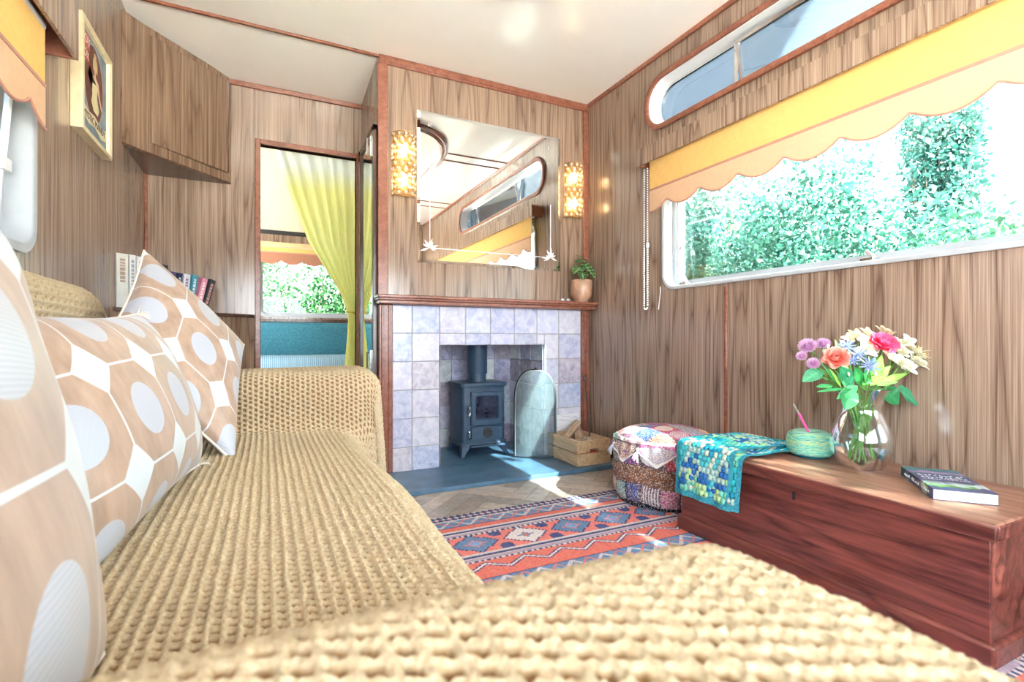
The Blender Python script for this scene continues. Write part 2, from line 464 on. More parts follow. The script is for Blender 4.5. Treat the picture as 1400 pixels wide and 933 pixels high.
pane(sash, fS, (.665, lo+.01, 1.455, hi-.01), .01, .004, .003)
w3 = make_window(3, fL, WIN['L'], .07, MT['frame'], ring=.012, proud=.012, sill=.012)
r = WIN['L']; r1 = (r[0]+.035, r[1]+.035, r[2]-.035, r[3]-.035)
pane(w3, fL, r1, .05, .06, m=MT['tint']); bead(w3, fL, (r1[0]-.003, r1[1]-.003, r1[2]+.003, r1[3]+.003), .05, .05, .02, MT['chrome'])
mb = MB(); mb.bar(fL(1.60, 1.36, .008), fL(1.575, 1.09, .02), .016, .008); mb.box(fL(1.555, 1.07, .008), fL(1.595, 1.10, .03)); mb.bar(fL(1.575, 1.09, .02), fL(1.575, .93, .03), .01, .008)
mb.build('stay', MT['white'], w3, bevel=.002)
w4_fill = make_window(4, fL, WIN['LC'], .095, tr, ring=.022, proud=.014, sill=.002)  # unseen left clerestory, added as another daylight source
r = WIN['LC']; bead(w4_fill, fL, r, .095, -.004, .004, MT['white'], 'lining', th=.09); pane(w4_fill, fL, (r[0]+.01, r[1]+.01, r[2]-.01, r[3]-.01), .085, .06, m=MT['tint'])
w5 = make_window(5, fB, REAR, .07, MT['white'], ring=.012)
pane(w5, fB, (REAR[0]+.03, REAR[1]+.03, REAR[2]-.03, REAR[3]-.03), .05, .06)
for xx in (.3, .93):
    MB().box(fB(xx-.02, REAR[1]+.01, .03), fB(xx+.02, REAR[3]-.01, .07)).build('mullion', MT['white'], w5, bevel=.003)

w7_fill = make_window(7, fL, LR_FILL, .07, MT['white'], ring=.012)  # unseen window added in the left wall for fill daylight
pane(w7_fill, fL, (LR_FILL[0]+.03, LR_FILL[1]+.03, LR_FILL[2]-.03, LR_FILL[3]-.03), .05, .06)
# --- bedroom shell beyond the door
BX0, BX1, BY = -.9, 1.72, 4.4
bw = (-.06, .86, .98, 1.42)
fE = lambda a, b, d: (a, BY+d, b)
struct('wall_bedroom_far', panel(rect(BX0, -.05, BX1+.08, 2.1), [rrect(*bw, .06)], fE, 0, TH), MT['dark_trim'] and MT['panel'])
bs_fill_hole = (3.55, 1.1, 4.05, 1.5)  # opening for an unseen side window added to brighten the bedroom
struct('wall_bedroom_left', panel(rect(YD+.04, -.05, BY, 2.1), [rrect(*bs_fill_hole, .06)], lambda a, b, d: (BX0-d, a, b), 0, .05), MT['panel'])
struct('wall_bedroom_right', panel(rect(YD+.04, -.05, BY, 2.1), [], lambda a, b, d: (BX1+d, a, b), 0, .05), MT['panel'])
for num, fn in ((8, lambda a, b, d: (BX0-d, a, b)),):
    wq = make_window(num, fn, bs_fill_hole, .06, MT['white'], ring=.012); pane(wq, fn, (3.58, 1.13, 4.02, 1.47), .04, .04)
mb = MB()
prof = [(YD+.04, 2.02), (3.5, 1.99), (3.9, 1.88), (4.2, 1.7), (BY, 1.53)]
mb.loft([[(BX0, y, z), (BX1+.05, y, z), (BX1+.05, y, z+.05), (BX0, y, z+.05)] for y, z in prof])
struct('ceiling_bedroom', mb, plain('cream ceiling board', (.72, .68, .52), .3, var=.02))
trim([((BX0, 3.6, 1.945), (BX1, 3.615, 1.96))])
trim([((BX0, BY-.02, 1.505), (BX1, BY, 1.535))], MT['black'])
trim([((BX0, BY-.03, .81), (BX1, BY, .835))], MT['dark_trim'])
w6 = make_window(6, fE, bw, .06, MT['frame'], ring=.01, proud=.01, sill=.012)
pane(w6, fE, (bw[0]+.03, bw[1]+.03, bw[2]-.03, bw[3]-.03), .04, .06, m=MT['ltint'])

# mirror-fronted door folded back on the chimney cheek
mb = MB(); y0, y1, z0, z1 = 2.52, 2.95, .06, 1.735
for a, b in (((.468, y0, z0), (.489, y0+.035, z1)), ((.468, y1-.045, z0), (.489, y1, z1)), ((.468, y0, z1-.03), (.489, y1, z1)), ((.468, y0, z0), (.489, y1, z0+.08))): mb.box(a, b)
d1 = struct('door_1', mb, MT['dark_trim'], bevel=.002)
MB().box((.478, y0+.03, z0+.05), (.483, y1-.04, z1-.02)).build('mirror_panel', MT['mirror'], d1)
for zz in (1.64, .57):
    mb = MB(); mb.tube([(.468, 2.575, zz-.04), (.45, 2.575, zz-.04), (.45, 2.575, zz+.04), (.468, 2.575, zz+.04)], .004); mb.box((.462, 2.56, zz-.05), (.468, 2.59, zz+.05))
    mb.build('latch', MT['chrome'], d1)

# ================================================================== CORNER CABINET AND SHELF
cab = thing('corner_cabinet', 'angled walnut veneer cupboard hung in the ceiling corner above the bookshelf', 'cabinet', (0, 0, 0))
P0, P1, P2, P3 = (-.536, 2.56), (-.488, 2.628), (-.168, YD-.001), (-.535, YD-.001)
up = lambda a, b, d: (a, b, d)
mb = MB(); mb.prism([P0, P1, P2, P3], up, 1.489, 2.035); mb.build('body', MT['cab'], cab, bevel=.002)
MB().prism([P0, P1, P2, P3], up, 1.479, 1.4885).build('bottom_board', MT['dark_trim'], cab, bevel=.001)
dv = Vector((P2[0]-P1[0], P2[1]-P1[1])); L = dv.length; dv /= L; nv = Vector((dv.y, -dv.x))
def fC(a, b, d): return (P1[0]+dv.x*a+nv.x*d, P1[1]+dv.y*a+nv.y*d, b)
dr = MB().prism(rect(.045, 1.53, L-.03, 2.0), fC, .001, .014).build('door', MT['cab'], cab, bevel=.003)
MB().prism(rect(L-.036, 1.53, L-.03, 2.0), fC, .001, .016).build('hinge_strip', MT['chrome'], dr)
shelf = thing('corner_shelf', 'low angled walnut shelf unit in the back corner carrying the books', 'shelf', (0, 0, 0))
Q0, Q1 = (-.536, 2.42), (-.058, 2.875)
MB().prism([Q0, Q1, (-.058, YD-.015), (XL, YD-.015)], up, .785, .8).build('top', MT['dark_trim'], shelf, bevel=.002)
q0, q1 = (-.536, 2.44), (-.058, 2.895)
MB().prism([q0, q1, (-.058, YD-.015), (XL, YD-.015)], up, 0, .784).build('front_panel', MT['cab'], shelf)

# books on the shelf: spine plane just behind the shelf edge
dq = Vector((Q1[0]-Q0[0], Q1[1]-Q0[1])).normalized(); nq = Vector((dq.y, -dq.x))
def shelf_s(px):                         # distance along the shelf edge seen at photo column px
    r = (px-700)/687; dx, dy = r*C_+S_, -r*S_+C_
    ox, oy = Q0[0]-nq.x*.02, Q0[1]-nq.y*.02
    t = (ox*dq.y-oy*dq.x)/(dx*dq.y-dy*dq.x)
    return (dx*t-ox)*dq.x+(dy*t-oy)*dq.y
def paper(name, c): return plain(name, c, .85, var=.06, scale=200)
PAGE = paper('page edges', (.72, .66, .53))
BK = [(159, 176, .215, (.62, .6, .56), 0, 'cream spined hardback leftmost on the corner shelf', (.35, .25, .18)),
      (177, 186, .215, (.66, .66, .66), 0, 'pale grey hardback second from left on the corner shelf', (.3, .3, .34)),
      (187, 198, .213, (.74, .72, .7), 0, 'white paperback third from left, next to the cushion tip', (.25, .25, .3)),
      (199, 207, .19, (.5, .45, .4), 0, 'beige paperback half hidden behind the cushion tip', (.2, .15, .1)),
      (216, 227, .195, (.035, .035, .04), -3, 'black book just right of the cushion tip', (.5, .5, .5)),
      (229, 238, .17, (.1, .06, .14), -4, 'dark purple paperback beside the black book', (.6, .5, .4)),
      (239, 246, .168, (.02, .03, .08), -5, 'navy paperback in the middle of the right hand books', (.6, .6, .6)),
      (247, 256, .168, (.7, .68, .72), -6, 'white spined paperback left of the teal book', (.3, .2, .3)),
      (257, 265, .17, (.06, .3, .42), -8, 'teal paperback near the right end of the row', (.7, .8, .8)),
      (266, 274, .165, (.75, .3, .4), -14, 'pink paperback leaning near the right end of the row', (.9, .8, .8)),
      (275, 283, .165, (.045, .045, .05), -17, 'black glossy paperback leaning at the right end of the row', (.6, .3, .3))]
for i, (a, b, h, c, tilt, lab, mk) in enumerate(BK):
    s0, s1 = shelf_s(a), shelf_s(b); w = max(.012, s1-s0-.001); dep = .1 if i < 3 or i > 8 else .11
    if i == 0: dep = .05
    t = thing('book', lab, 'book', (Q0[0]+dq.x*s0-nq.x*.02, Q0[1]+dq.y*s0-nq.y*.02, .8), math.atan2(dq.y, dq.x), 'books on the corner shelf')
    t.rotation_euler = (0, math.radians(-tilt), math.atan2(dq.y, dq.x))
    cm = plain('book cover', c, .4, var=.08)
    mb = MB(); mb.box((0, 0, 0), (w, .003, h)); mb.box((0, 0, 0), (.002, dep, h)); mb.box((w-.002, 0, 0), (w, dep, h))
    mb.build('cover', cm, t, bevel=.0008)
    MB().box((.002, .003, .003), (w-.002, dep-.003, h-.004)).build('pages', PAGE, t)
    mb = MB()
    z = h-.02
    for k in range(7):
        ln = rnd.uniform(.006, .016); mb.box((w*.3, -.0006, z-ln), (w*.72, .0002, z)); z -= ln+.004
        if z < h*.35: break
    mb.build('spine_lettering', plain('spine print', mk, .5), t)
# ================================================================== FIREPLACE
fp = thing('fireplace', 'tiled fireplace surround with red brown wooden mantel and slate hearth', 'fireplace', (0, 0, 0))
mb = MB()
MF = 2.385
mb.box((.472, MF+.012, .862), (XR-.001, YF, .874)); mb.box((.468, MF, .872), (XR-.001, YF, .888)); mb.box((.478, MF+.022, .845), (XR-.001, YF, .863))
mb.build('mantel_shelf', tr, fp, bevel=.004)
for x0, x1 in ((.49, .556), (1.666, XR-.001)):
    mb = MB(); mb.box((x0, YF-.022, .0), (x1, YF-.001, .845))
    w = x1-x0
    for k in (.25, .75): mb.box((x0+w*k-.006, YF-.028, .02), (x0+w*k+.006, YF-.02, .84))
    mb.build('side_post', tr, fp, bevel=.003)
# tiles
tile = NB('glazed zellige tile'); o_ = tile.coord()
mot = tile.ramp(tile.noise(o_, 28, 5, .65, .6), [(.32, (.28, .28, .32)), (.55, (.55, .55, .57)), (.72, (.72, .7, .7))])
spk = tile.ramp(tile.noise(o_, 190, 3, .7), [(.60, (0, 0, 0)), (.68, (1, 1, 1))])
tc = tile.mix(.85, tile.attr('col'), mot, 'OVERLAY')
tc = tile.mix(tile.math('MULTIPLY', tile.sep(spk)[0], tile.math('MULTIPLY', tile.attr('col', 'Alpha'), .0)), tc, (.8, .8, .85))
tile.pbr(tc, .22, 0, .55, tile.bump(tile.noise(o_, 22, 3), .25, .004))
grout = plain('grey grout', (.4, .4, .42), .9)
PAL = [(.62, .64, .78), (.56, .58, .74), (.68, .67, .78), (.52, .57, .74), (.66, .63, .7), (.6, .63, .78), (.7, .7, .8), (.55, .52, .62)]
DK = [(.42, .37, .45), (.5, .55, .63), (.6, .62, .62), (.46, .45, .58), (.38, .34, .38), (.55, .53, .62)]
XS = [.556, .655, .798, .941, 1.084, 1.227, 1.37, 1.513, 1.666]
ZS = [0, .133, .276, .419, .562, .705, .846]
def tiles(mb, fn, xs, zs, pal, cutx=None, cutz=None):
    g = .0016
    for i in range(len(xs)-1):
        for j in range(len(zs)-1):
            cells = [(xs[i], zs[j], xs[i+1], zs[j+1])]
            if cutx:
                a0, b0, a1, b1 = cells[0]; cells = []
                if a1 <= cutx[0]+.001 or a0 >= cutx[1]-.001 or b0 >= cutz: cells = [(a0, b0, a1, b1)]
                else:
                    if a0 < cutx[0]: cells.append((a0, b0, cutx[0], b1))
                    if a1 > cutx[1]+.003: cells.append((cutx[1], b0, a1, b1))
                    if b1 > cutz: cells.append((max(a0, cutx[0]), cutz, min(a1, cutx[1]), b1))
            for a0, b0, a1, b1 in cells:
                c = rnd.choice(pal); t = rnd.uniform(.9, 1.12); mb.col = tuple(k*t for k in c)
                a0 += g; a1 -= g; b0 += g; b1 -= g; e = .002
                mb.add([fn(a0, b0, 0), fn(a1, b0, 0), fn(a1, b1, 0), fn(a0, b1, 0), fn(a0+e, b0+e, -.004), fn(a1-e, b0+e, -.004), fn(a1-e, b1-e, -.004), fn(a0+e, b1-e, -.004)],
                       [(4,5,6,7),(0,1,5,4),(1,2,6,5),(2,3,7,6),(3,0,4,7)])
mb = MB(); tiles(mb, lambda a, b, d: (a, YF-.008+d, b), XS, ZS, PAL, (OPX0, OPX1), OPZ)
ts = mb.build('tile_face', tile.m, fp, colname='col', recalc=False, smooth=20)
RB = 2.93
mb = MB(); fr_ = lambda a, b, d: (a, YF-.0075+d, b)
mb.add([*[fr_(a, b, 0) for a, b in ((.556, 0), (OPX0, 0), (OPX0, OPZ), (OPX1, OPZ), (OPX1, 0), (1.666, 0), (1.666, .846), (.556, .846))]], [(0, 1, 2, 7), (7, 2, 3, 6), (3, 4, 5, 6)])
mb.build('grout_backing', grout, fp)
mb = MB()
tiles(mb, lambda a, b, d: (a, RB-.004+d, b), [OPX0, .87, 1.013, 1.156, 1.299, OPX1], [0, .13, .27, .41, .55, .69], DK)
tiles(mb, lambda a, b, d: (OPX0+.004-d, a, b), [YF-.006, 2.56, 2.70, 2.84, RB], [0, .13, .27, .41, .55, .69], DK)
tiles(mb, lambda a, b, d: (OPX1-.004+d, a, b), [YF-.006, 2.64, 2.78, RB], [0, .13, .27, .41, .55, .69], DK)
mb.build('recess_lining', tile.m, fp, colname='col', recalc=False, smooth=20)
mb = MB(); mb.box((OPX0-.02, RB, 0), (OPX1+.02, RB+.01, .8)); mb.box((OPX0-.02, YF+.031, 0), (OPX0-.001, RB, .8)); mb.box((OPX1+.001, YF+.031, 0), (OPX1+.02, RB, .8)); mb.box((OPX0-.02, YF+.031, .72), (OPX1+.02, RB, .74))
mb.build('recess_box', grout, fp)
mb = MB(); mb.box((OPX0+.001, YF-.02, 0), (OPX1-.001, RB-.005, .019)); mb.box((.5, 2.125, 0), (XR-.002, YF-.024, .02))
mb.build('hearth_slab', MT['slate'], fp, bevel=.002)

# ================================================================== STOVE
st = thing('wood_stove', 'small blue black cast iron wood stove standing in the tiled fireplace', 'stove', (1.1, 2.715, .02))
en = MT['enamel']
def rbox(x0, y0, x1, y1, z0, z1, r): mb = MB(); mb.prism(rrect(x0, y0, x1, y1, r, 5), lambda a, b, d: (a, b, d), z0, z1); return mb
mb = rbox(-.132, -.105, .132, .11, .075, .392, .022); mb.build('body', en, st, smooth=50)
mb = rbox(-.145, -.12, .145, .12, .392, .41, .03); mb.prism(rrect(-.138, -.113, .138, .115, .026, 5), lambda a, b, d: (a, b, d), .384, .394); mb.build('top_plate', en, st, bevel=.003, smooth=50)
mb = rbox(-.142, -.118, .142, .118, .06, .078, .028); mb.box((-.095, -.15, .058), (.115, -.11, .068)); mb.build('base_plate', en, st, bevel=.003, smooth=50)
for sx in (-1, 1):
    for sy in (-1, 1):
        mb = MB(); loops = []
        for z, o, w in ((.06, -.012, .05), (.042, -.006, .042), (.02, .004, .024), (.004, .012, .022), (0, .012, .02)):
            cx, cy = sx*(.122+o), sy*(.097+o)
            loops.append([(cx+a*w/2, cy+b*w/2, z) for a, b in ((-1,-1),(1,-1),(1,1),(-1,1))])
        mb.loft(loops); mb.add(loops[0], [(0, 1, 2, 3)]); mb.add(loops[-1], [(3, 2, 1, 0)]); mb.build('leg', en, st, bevel=.003)
fy = lambda a, b, d: (a, -.105+d, b)
dr = MB(); x0, x1, z0, z1 = -.085, .105, .172, .362
dr.loft([[fy(a, b, d) for a, b in p] for p, d in ((rrect(x0, z0, x1, z1, .006, 6), -.001), (rrect(x0, z0, x1, z1, .006, 6), -.016), (rrect(x0+.004, z0+.004, x1-.004, z1-.004, .006, 6), -.02), (rrect(x0+.024, z0+.034, x1-.026, z1-.022, .014, 6), -.02), (rrect(x0+.03, z0+.04, x1-.032, z1-.028, .012, 6), -.006))])
dr = dr.build('door', en, st, smooth=40)
b = NB('sooty stove glass'); o_ = b.coord()
b.pbr(b.ramp(b.noise(o_, 22, 4, .6, .8), [(.38, (.012, .016, .03)), (.6, (.05, .06, .1)), (.72, (.12, .12, .17))]), .06, 0, .7)
MB().prism(rrect(x0+.028, z0+.038, x1-.03, z1-.026, .012, 6), fy, -.006, -.004).build('glass', b.m, dr)
mb = MB(); mb.tube([fy(-.095, .235, -.012), fy(-.1, .245, -.03), fy(-.102, .262, -.034), fy(-.1, .28, -.03), fy(-.094, .29, -.014)], [.005, .007, .008, .007, .006]); mb.sphere(fy(-.101, .236, -.03), .009); mb.build('handle', MT['chrome'], dr)
for zz in (.2, .33): MB().lathe([(.006, -.016), (.007, 0), (.006, .016)], 12, fy(.112, zz, -.012)).build('hinge', en, dr)
ad = MB().box(fy(-.085, .098, -.002), fy(.105, .164, -.018)).build('ash_door', en, st, bevel=.003)
mb = MB(); mb.tube([fy(.012, .131, -.017), fy(.012, .131, -.025)], .03, 24); mb.tube([fy(.012, .131, -.025), fy(.012, .131, -.031)], .022, 24); mb.bar(fy(-.005, .131, -.033), fy(.029, .131, -.033), .008, .006)
mb.build('air_knob', MT['black'], ad, bevel=.001)
mb = MB()
for k in range(9): mb.sphere(fy(.012+.026*math.cos(k*.7), .131+.026*math.sin(k*.7), -.026), .0022, 6, 4)
mb.build('knob_studs', MT['chrome'], ad)
mb = MB(); mb.tube([fy(-.095, .1, -.01), fy(-.1, .112, -.026), fy(-.1, .13, -.03), fy(-.094, .142, -.016)], [.005, .007, .006, .006]); mb.sphere(fy(-.1, .142, -.024), .008); mb.build('latch', MT['chrome'], ad)
MB().lathe([(.05, .408), (.05, .47)], 32).build('flue_collar', en, st, smooth=50)
MB().lathe([(.056, .455), (.057, .458), (.057, .69)], 32).build('flue_pipe', en, st, smooth=50)

# ================================================================== FIRE SCREEN (arched bowed guard)
fs = thing('fire_screen', 'arched grey mesh fire screen with dark rim leaning right of the stove', 'fire screen', (1.343, 2.452, .0215), math.radians(-24))
wire = NB('fine grey wire mesh'); o_ = wire.coord(); x, y, z = wire.sep(wire.vmul(o_, (1500,)*3))
w_ = wire.math('MAXIMUM', wire.math('SINE', wire.math('ADD', x, y)), wire.math('SINE', z))
wire.surf(wire.mixs(.5, wire.shader('ShaderNodeBsdfTransparent'),
          wire.shader('ShaderNodeBsdfPrincipled', **{'Base Color': (.23, .31, .345, 1), 'Metallic': .35, 'Roughness': .38})))
HW, HT = .115, .475
def arch(w, h, n=20):
    pts = [(-w, 0), (-w, h*.35)]
    for k in range(n+1):
        a = PI-PI*k/n
        pts.append((w*math.copysign(abs(math.cos(a))**.8, math.cos(a)), h*.62+(h*.38)*math.sin(a)**.75))
    return pts+[(w, h*.35), (w, 0)]
A0 = arch(HW, HT)
def top_h(x): q = min(1, abs(x)/HW); return HT*.62+HT*.38*max(0, 1-q**2.5)**.42
gs = np.sin(np.linspace(-PI/2, PI/2, 41)); gt = np.linspace(0, 1, 30); P = np.zeros((41, 30, 3))
for i, q in enumerate(gs):
    for j, t in enumerate(gt):
        x = q*HW; zt = top_h(x); P[i, j] = (x, -.004-.03*(1-abs(q)**3)*(1-.35*t**4)+.004, .004+t*zt)
grid_obj('mesh_panel', P, wire.m, fs)
sbm = MB(); A1 = [(HW*q, top_h(HW*q)) for q in gs]; A1 = [(-HW, 0), (-HW, HT*.3)]+A1+[(HW, HT*.3), (HW, 0)]; n = len(A1)
A0 = A1
sbm.add([(a, d, .004+b) for d in (.0, .04, .075) for a, b in A1], [(i*n+k, i*n+k+1, (i+1)*n+k+1, (i+1)*n+k) for i in range(2) for k in range(n-1)])

rim = plain('dark grey rim', (.05, .07, .09), .35, .6)
sbm.build('side_band', rim, fs, smooth=60)  # band takes the dark rim colour to darken its shaded left side
MB().tube([(a, .075, .004+b) for a, b in A0], .0055, 8).build('rear_rim', rim, fs)
mb = MB(); mb.tube([(a, 0, .004+b) for a, b in A0], .003, 8); mb.build('front_rim', plain('bright zinc edge', (.5, .56, .6), .3, .8), fs)
pts = [(-HW, .075, .004), (-HW, .03, .004), (-HW*.95, -.006, .004), (-HW*.6, -.026, .004), (0, -.031, .004), (HW*.6, -.026, .004), (HW*.95, -.006, .004), (HW, .03, .004), (HW, .075, .004)]
MB().tube(pts, .004, 8).build('bottom_rail', rim, fs)
mb = MB(); mb.tube([(-.02, .02, HT+.003), (0, .02, HT+.012), (.02, .02, HT+.003)], .004); mb.sphere((0, .02, HT+.014), .007); mb.build('top_knob', MT['black'], fs)

# ================================================================== LOG CRATE, LOGS, POKER
cr = thing('log_crate', 'slatted pale pine crate filled with logs beside the hearth', 'crate', (1.532, 2.315, .021))
cw, cl, ch = .105, .15, .128
for z0, z1 in ((.0, .061), (.067, ch)):
    for sx in (-1, 1): MB().box((sx*cw, -cl, z0), (sx*(cw-.011), cl, z1)).build('slat', MT['pine'], cr, bevel=.0015)
    for sy in (-1, 1):
        x0, x1 = -cw+.0115, cw-.0115
        if z0 == 0: MB().box((x0, sy*cl, z0), (x1, sy*(cl-.011), z1)).build('slat', MT['pine'], cr, bevel=.0015)
        else:
            poly = [(x0, z0), (-.032, z0), (-.026, z0+.014), (-.012, z0+.018), (.012, z0+.018), (.026, z0+.014), (.032, z0), (x1, z0), (x1, z1), (x0, z1)]
            MB().prism(poly, lambda a, b, d: (a, d, b), sy*cl, sy*(cl-.011)).build('slat', MT['pine'], cr)
for sx in (-1, 1):
    for sy in (-1, 1): MB().box((sx*(cw-.0115), sy*(cl-.0115), .002), (sx*(cw-.026), sy*(cl-.026), ch-.004)).build('corner_post', MT['pine'], cr)
MB().box((-cw+.012, -cl+.012, .002), (cw-.012, cl-.012, .009)).build('bottom_board', MT['pine'], cr)
barkm = wood('split log', (.3, .2, .13), (.66, .52, .38), streak=(8, 90, 90), rough=.8, ring=(1, 9, 9))
bark2 = plain('grey bark', (.22, .19, .17), .95, var=.4, scale=60)
def log(label, c, ln, w, rz, ry, roll):
    mb = MB(); n = 9; loops = []
    prof = [(w*(.62 if k < 4 else 1)*rnd.uniform(.85, 1.1)*math.cos(2*PI*k/n), w*.8*(.7 if k < 4 else 1)*math.sin(2*PI*k/n)) for k in range(n)]
    for i in range(7):
        t = i/6-.5; loops.append([(t*ln+rnd.uniform(-.002, .002), a*(1+rnd.uniform(-.04, .04)), b_*(1+rnd.uniform(-.04, .04))) for a, b_ in prof])
    mb.loft(loops); mb.add(loops[0], [tuple(range(n))]); mb.add(loops[-1], [tuple(range(n))[::-1]])
    o = mb.build('firewood_log', barkm, None, smooth=25)
    o.location = c; o.rotation_euler = (roll, ry, rz)
    return tag(o, label, 'log', 'split logs in the crate')
log('long pale split log lying topmost across the crate', (1.515, 2.36, .175), .2, .026, math.radians(35), math.radians(-17), .4)
log('broad split log with pale face on the right of the pile', (1.56, 2.345, .147), .17, .034, math.radians(62), math.radians(-12), 1.1)
log('short grey log poking forward at the front of the crate', (1.555, 2.27, .13), .13, .024, math.radians(75), math.radians(8), 2.2)
log('split log along the left side of the crate', (1.475, 2.31, .122), .2, .024, math.radians(88), math.radians(-3), 3)
log('thick log buried at the bottom of the crate', (1.53, 2.3, .075), .22, .04, math.radians(80), 0, .8)
o = MB().box((-.03, -.02, 0), (.03, .02, .055)).build('firelighter_box', plain('red card', (.5, .05, .03), .6), None, bevel=.002); o.location = (1.53, 2.2, .0305)
tag(o, 'small red packet seen through the handle slot of the log crate', 'box')
pk = thing('fire_poker', 'thin black poker with ring handle leaning in the log crate', 'poker', (0, 0, 0))
pa, pb = Vector((1.6, 2.29, .036)), Vector((1.672, 2.452, .432))
MB().tube([pa, pb], .0042, 8).build('shaft', MT['black'], pk)
u_ = (pb-pa).normalized()
MB().tube([pb+u_*.016+Vector((math.cos(a)*.014, .0, 0))+u_*math.sin(a)*.016 for a in [k*PI/9 for k in range(18)]], .0035, 8, closed=True).build('ring_handle', MT['black'], pk)
b = NB('white paper'); o_ = b.coord()
x, y, z = b.sep(o_); ln_ = b.math('SINE', b.math('ADD', b.math('MULTIPLY', z, 260), b.math('MULTIPLY', b.noise(o_, 14, 2), 22)))
b.pbr(b.ramp(ln_, [(.9, (.8, .8, .86)), (.97, (.55, .55, .62))]), .6)
o = MB().prism([(-.09, 0), (.09, 0), (.088, .222), (-.09, .214)], lambda a, b_, d: (a, d, b_), 0, .012).build('paper_pad', b.m, None, bevel=.001)
o.location = (1.555, 2.468, .022); o.rotation_euler = (math.radians(-2), 0, 0)
tag(o, 'white paper pad standing behind the log crate against the tiles', 'paper')

# ================================================================== MIRROR
mi = thing('wall_mirror', 'large rectangular mirror with etched corner sprigs hanging above the mantel', 'mirror', (0, 0, 0))
mx0, mx1, mz0, mz1 = .683, 1.526, 1.067, 1.838
mb = MB(); fm = lambda a, b, d: (a, YF+d, b)
mb.loft([[fm(a, b, d) for a, b in rect(mx0+i, mz0+i, mx1-i, mz1-i)] for i, d in ((0, -.001), (0, -.005), (.014, -.0075))]); mb.add([fm(a, b, -.0075) for a, b in rect(mx0+.014, mz0+.014, mx1-.014, mz1-.014)], [(0, 1, 2, 3)])
mb.build('glass', MT['mirror'], mi, smooth=2)
etch = plain('etched frost', (.86, .9, .92), .5)
mb = MB()
for p, q in (((.748, 1.446), (.748, 1.16)), ((1.461, 1.447), (1.461, 1.15)), ((.765, 1.142), (1.445, 1.142))): mb.bar(fm(*p, -.008), fm(*q, -.008), .004, .0008, (0, 1, 0))
mb.build('etched_line', etch, mi)
for cx, s in ((.748, 1), (1.461, -1)):
    mb = MB()
    for ang in (95, 125, 155, 60, 20, -5, -25, 200, 75):
        a = math.radians(ang if s > 0 else 180-ang); l = rnd.uniform(.03, .06)
        p = Vector((cx, 0, 1.142)); q = p+Vector((math.cos(a)*l, 0, math.sin(a)*l))
        nrm = Vector((-math.sin(a), 0, math.cos(a)))*.006; m_ = (p+q)/2
        mb.add([(v.x, YF-.0085, v.z) for v in (p, m_+nrm, q, m_-nrm)], [(0, 1, 2, 3)])
    mb.build('etched_sprig', etch, mi)
for x in (.75, 1.457):
    MB().tube([fm(x, 1.772, -.006), fm(x, 1.772, -.011)], .009, 16).build('fixing_screw', MT['chrome'], mi)

# ================================================================== WALL LAMPS
gold = plain('brass wire', (.5, .32, .14), .3, .9)
b = NB('glass bead'); 
crys = b.surf(b.mixs(.5, b.shader('ShaderNodeBsdfTransparent', Color=(1, .95, .86, 1)), b.mixs(.5, b.shader('ShaderNodeBsdfGlossy', Roughness=.08, Color=(1, .97, .92, 1)), b.shader('ShaderNodeBsdfTranslucent', Color=(1, .93, .8, 1)))))
b = NB('lit bulb'); bulbm = b.surf(b.shader('ShaderNodeEmission', Color=(1, .72, .38, 1), Strength=6.0))
bead_me = None
def sconce(cx, label):
    global bead_me, ring_me
    t = thing('wall_lamp', label, 'lamp', (cx, YF, 1.54), 0, 'crystal wall lamps beside the mirror')
    mb = MB(); mb.box((-.045, -.006, -.15), (.045, -.0005, .15)); mb.build('back_plate', gold, t, bevel=.003)
    mb = MB(); R = .056
    pos = []
    for row in range(11):
        z = -.143+row*.0286; off = .5 if row % 2 else 0
        for k in range(5-(row % 2)):
            a = PI*(k+off+.5)/5; pos.append((a, z))
    for x in (-1, 1):
        mb.tube([(x*R, -.006, -.15), (x*R, -.006, .15)], .0025, 6)
    for z in (-.155, .155): mb.tube([(R*math.cos(PI*k/12), -.006-R*math.sin(PI*k/12), z) for k in range(13)], .0025, 6)
    for a, z in pos:
        cxx, cyy = R*math.cos(a), -.006-R*math.sin(a); tx, ty = math.sin(a), math.cos(a)*-1
        mb.tube([(cxx+tx*.0145*math.cos(q), cyy-ty*-1*.0145*math.cos(q)*-1 if 0 else cyy+math.cos(a)*.0145*math.cos(q), z+.0145*math.sin(q)) for q in [k*2*PI/12 for k in range(12)]], .0018, 5, closed=True)
    mb.build('wire_cage', gold, t)
    for a, z in pos:
        if bead_me is None:
            o = MB().sphere((0, 0, 0), .0118, 12, 8).build('crystal_bead', crys, t); bead_me = o.data
        else:
            o = bpy.data.objects.new('crystal_bead', bead_me); COL.objects.link(o); o.parent = t
        o.location = (R*math.cos(a), -.006-R*math.sin(a), z)
    for z in (-.075, .075):
        bl = MB().lathe([(.004, -.03), (.012, -.018), (.016, 0), (.012, .018), (.003, .03)], 14, (0, -.03, z)).build('bulb', bulbm, t)
    return t
sconce(.612, 'crystal bead wall lamp left of the mirror by the doorway')
sconce(1.608, 'crystal bead wall lamp right of the mirror in the corner')

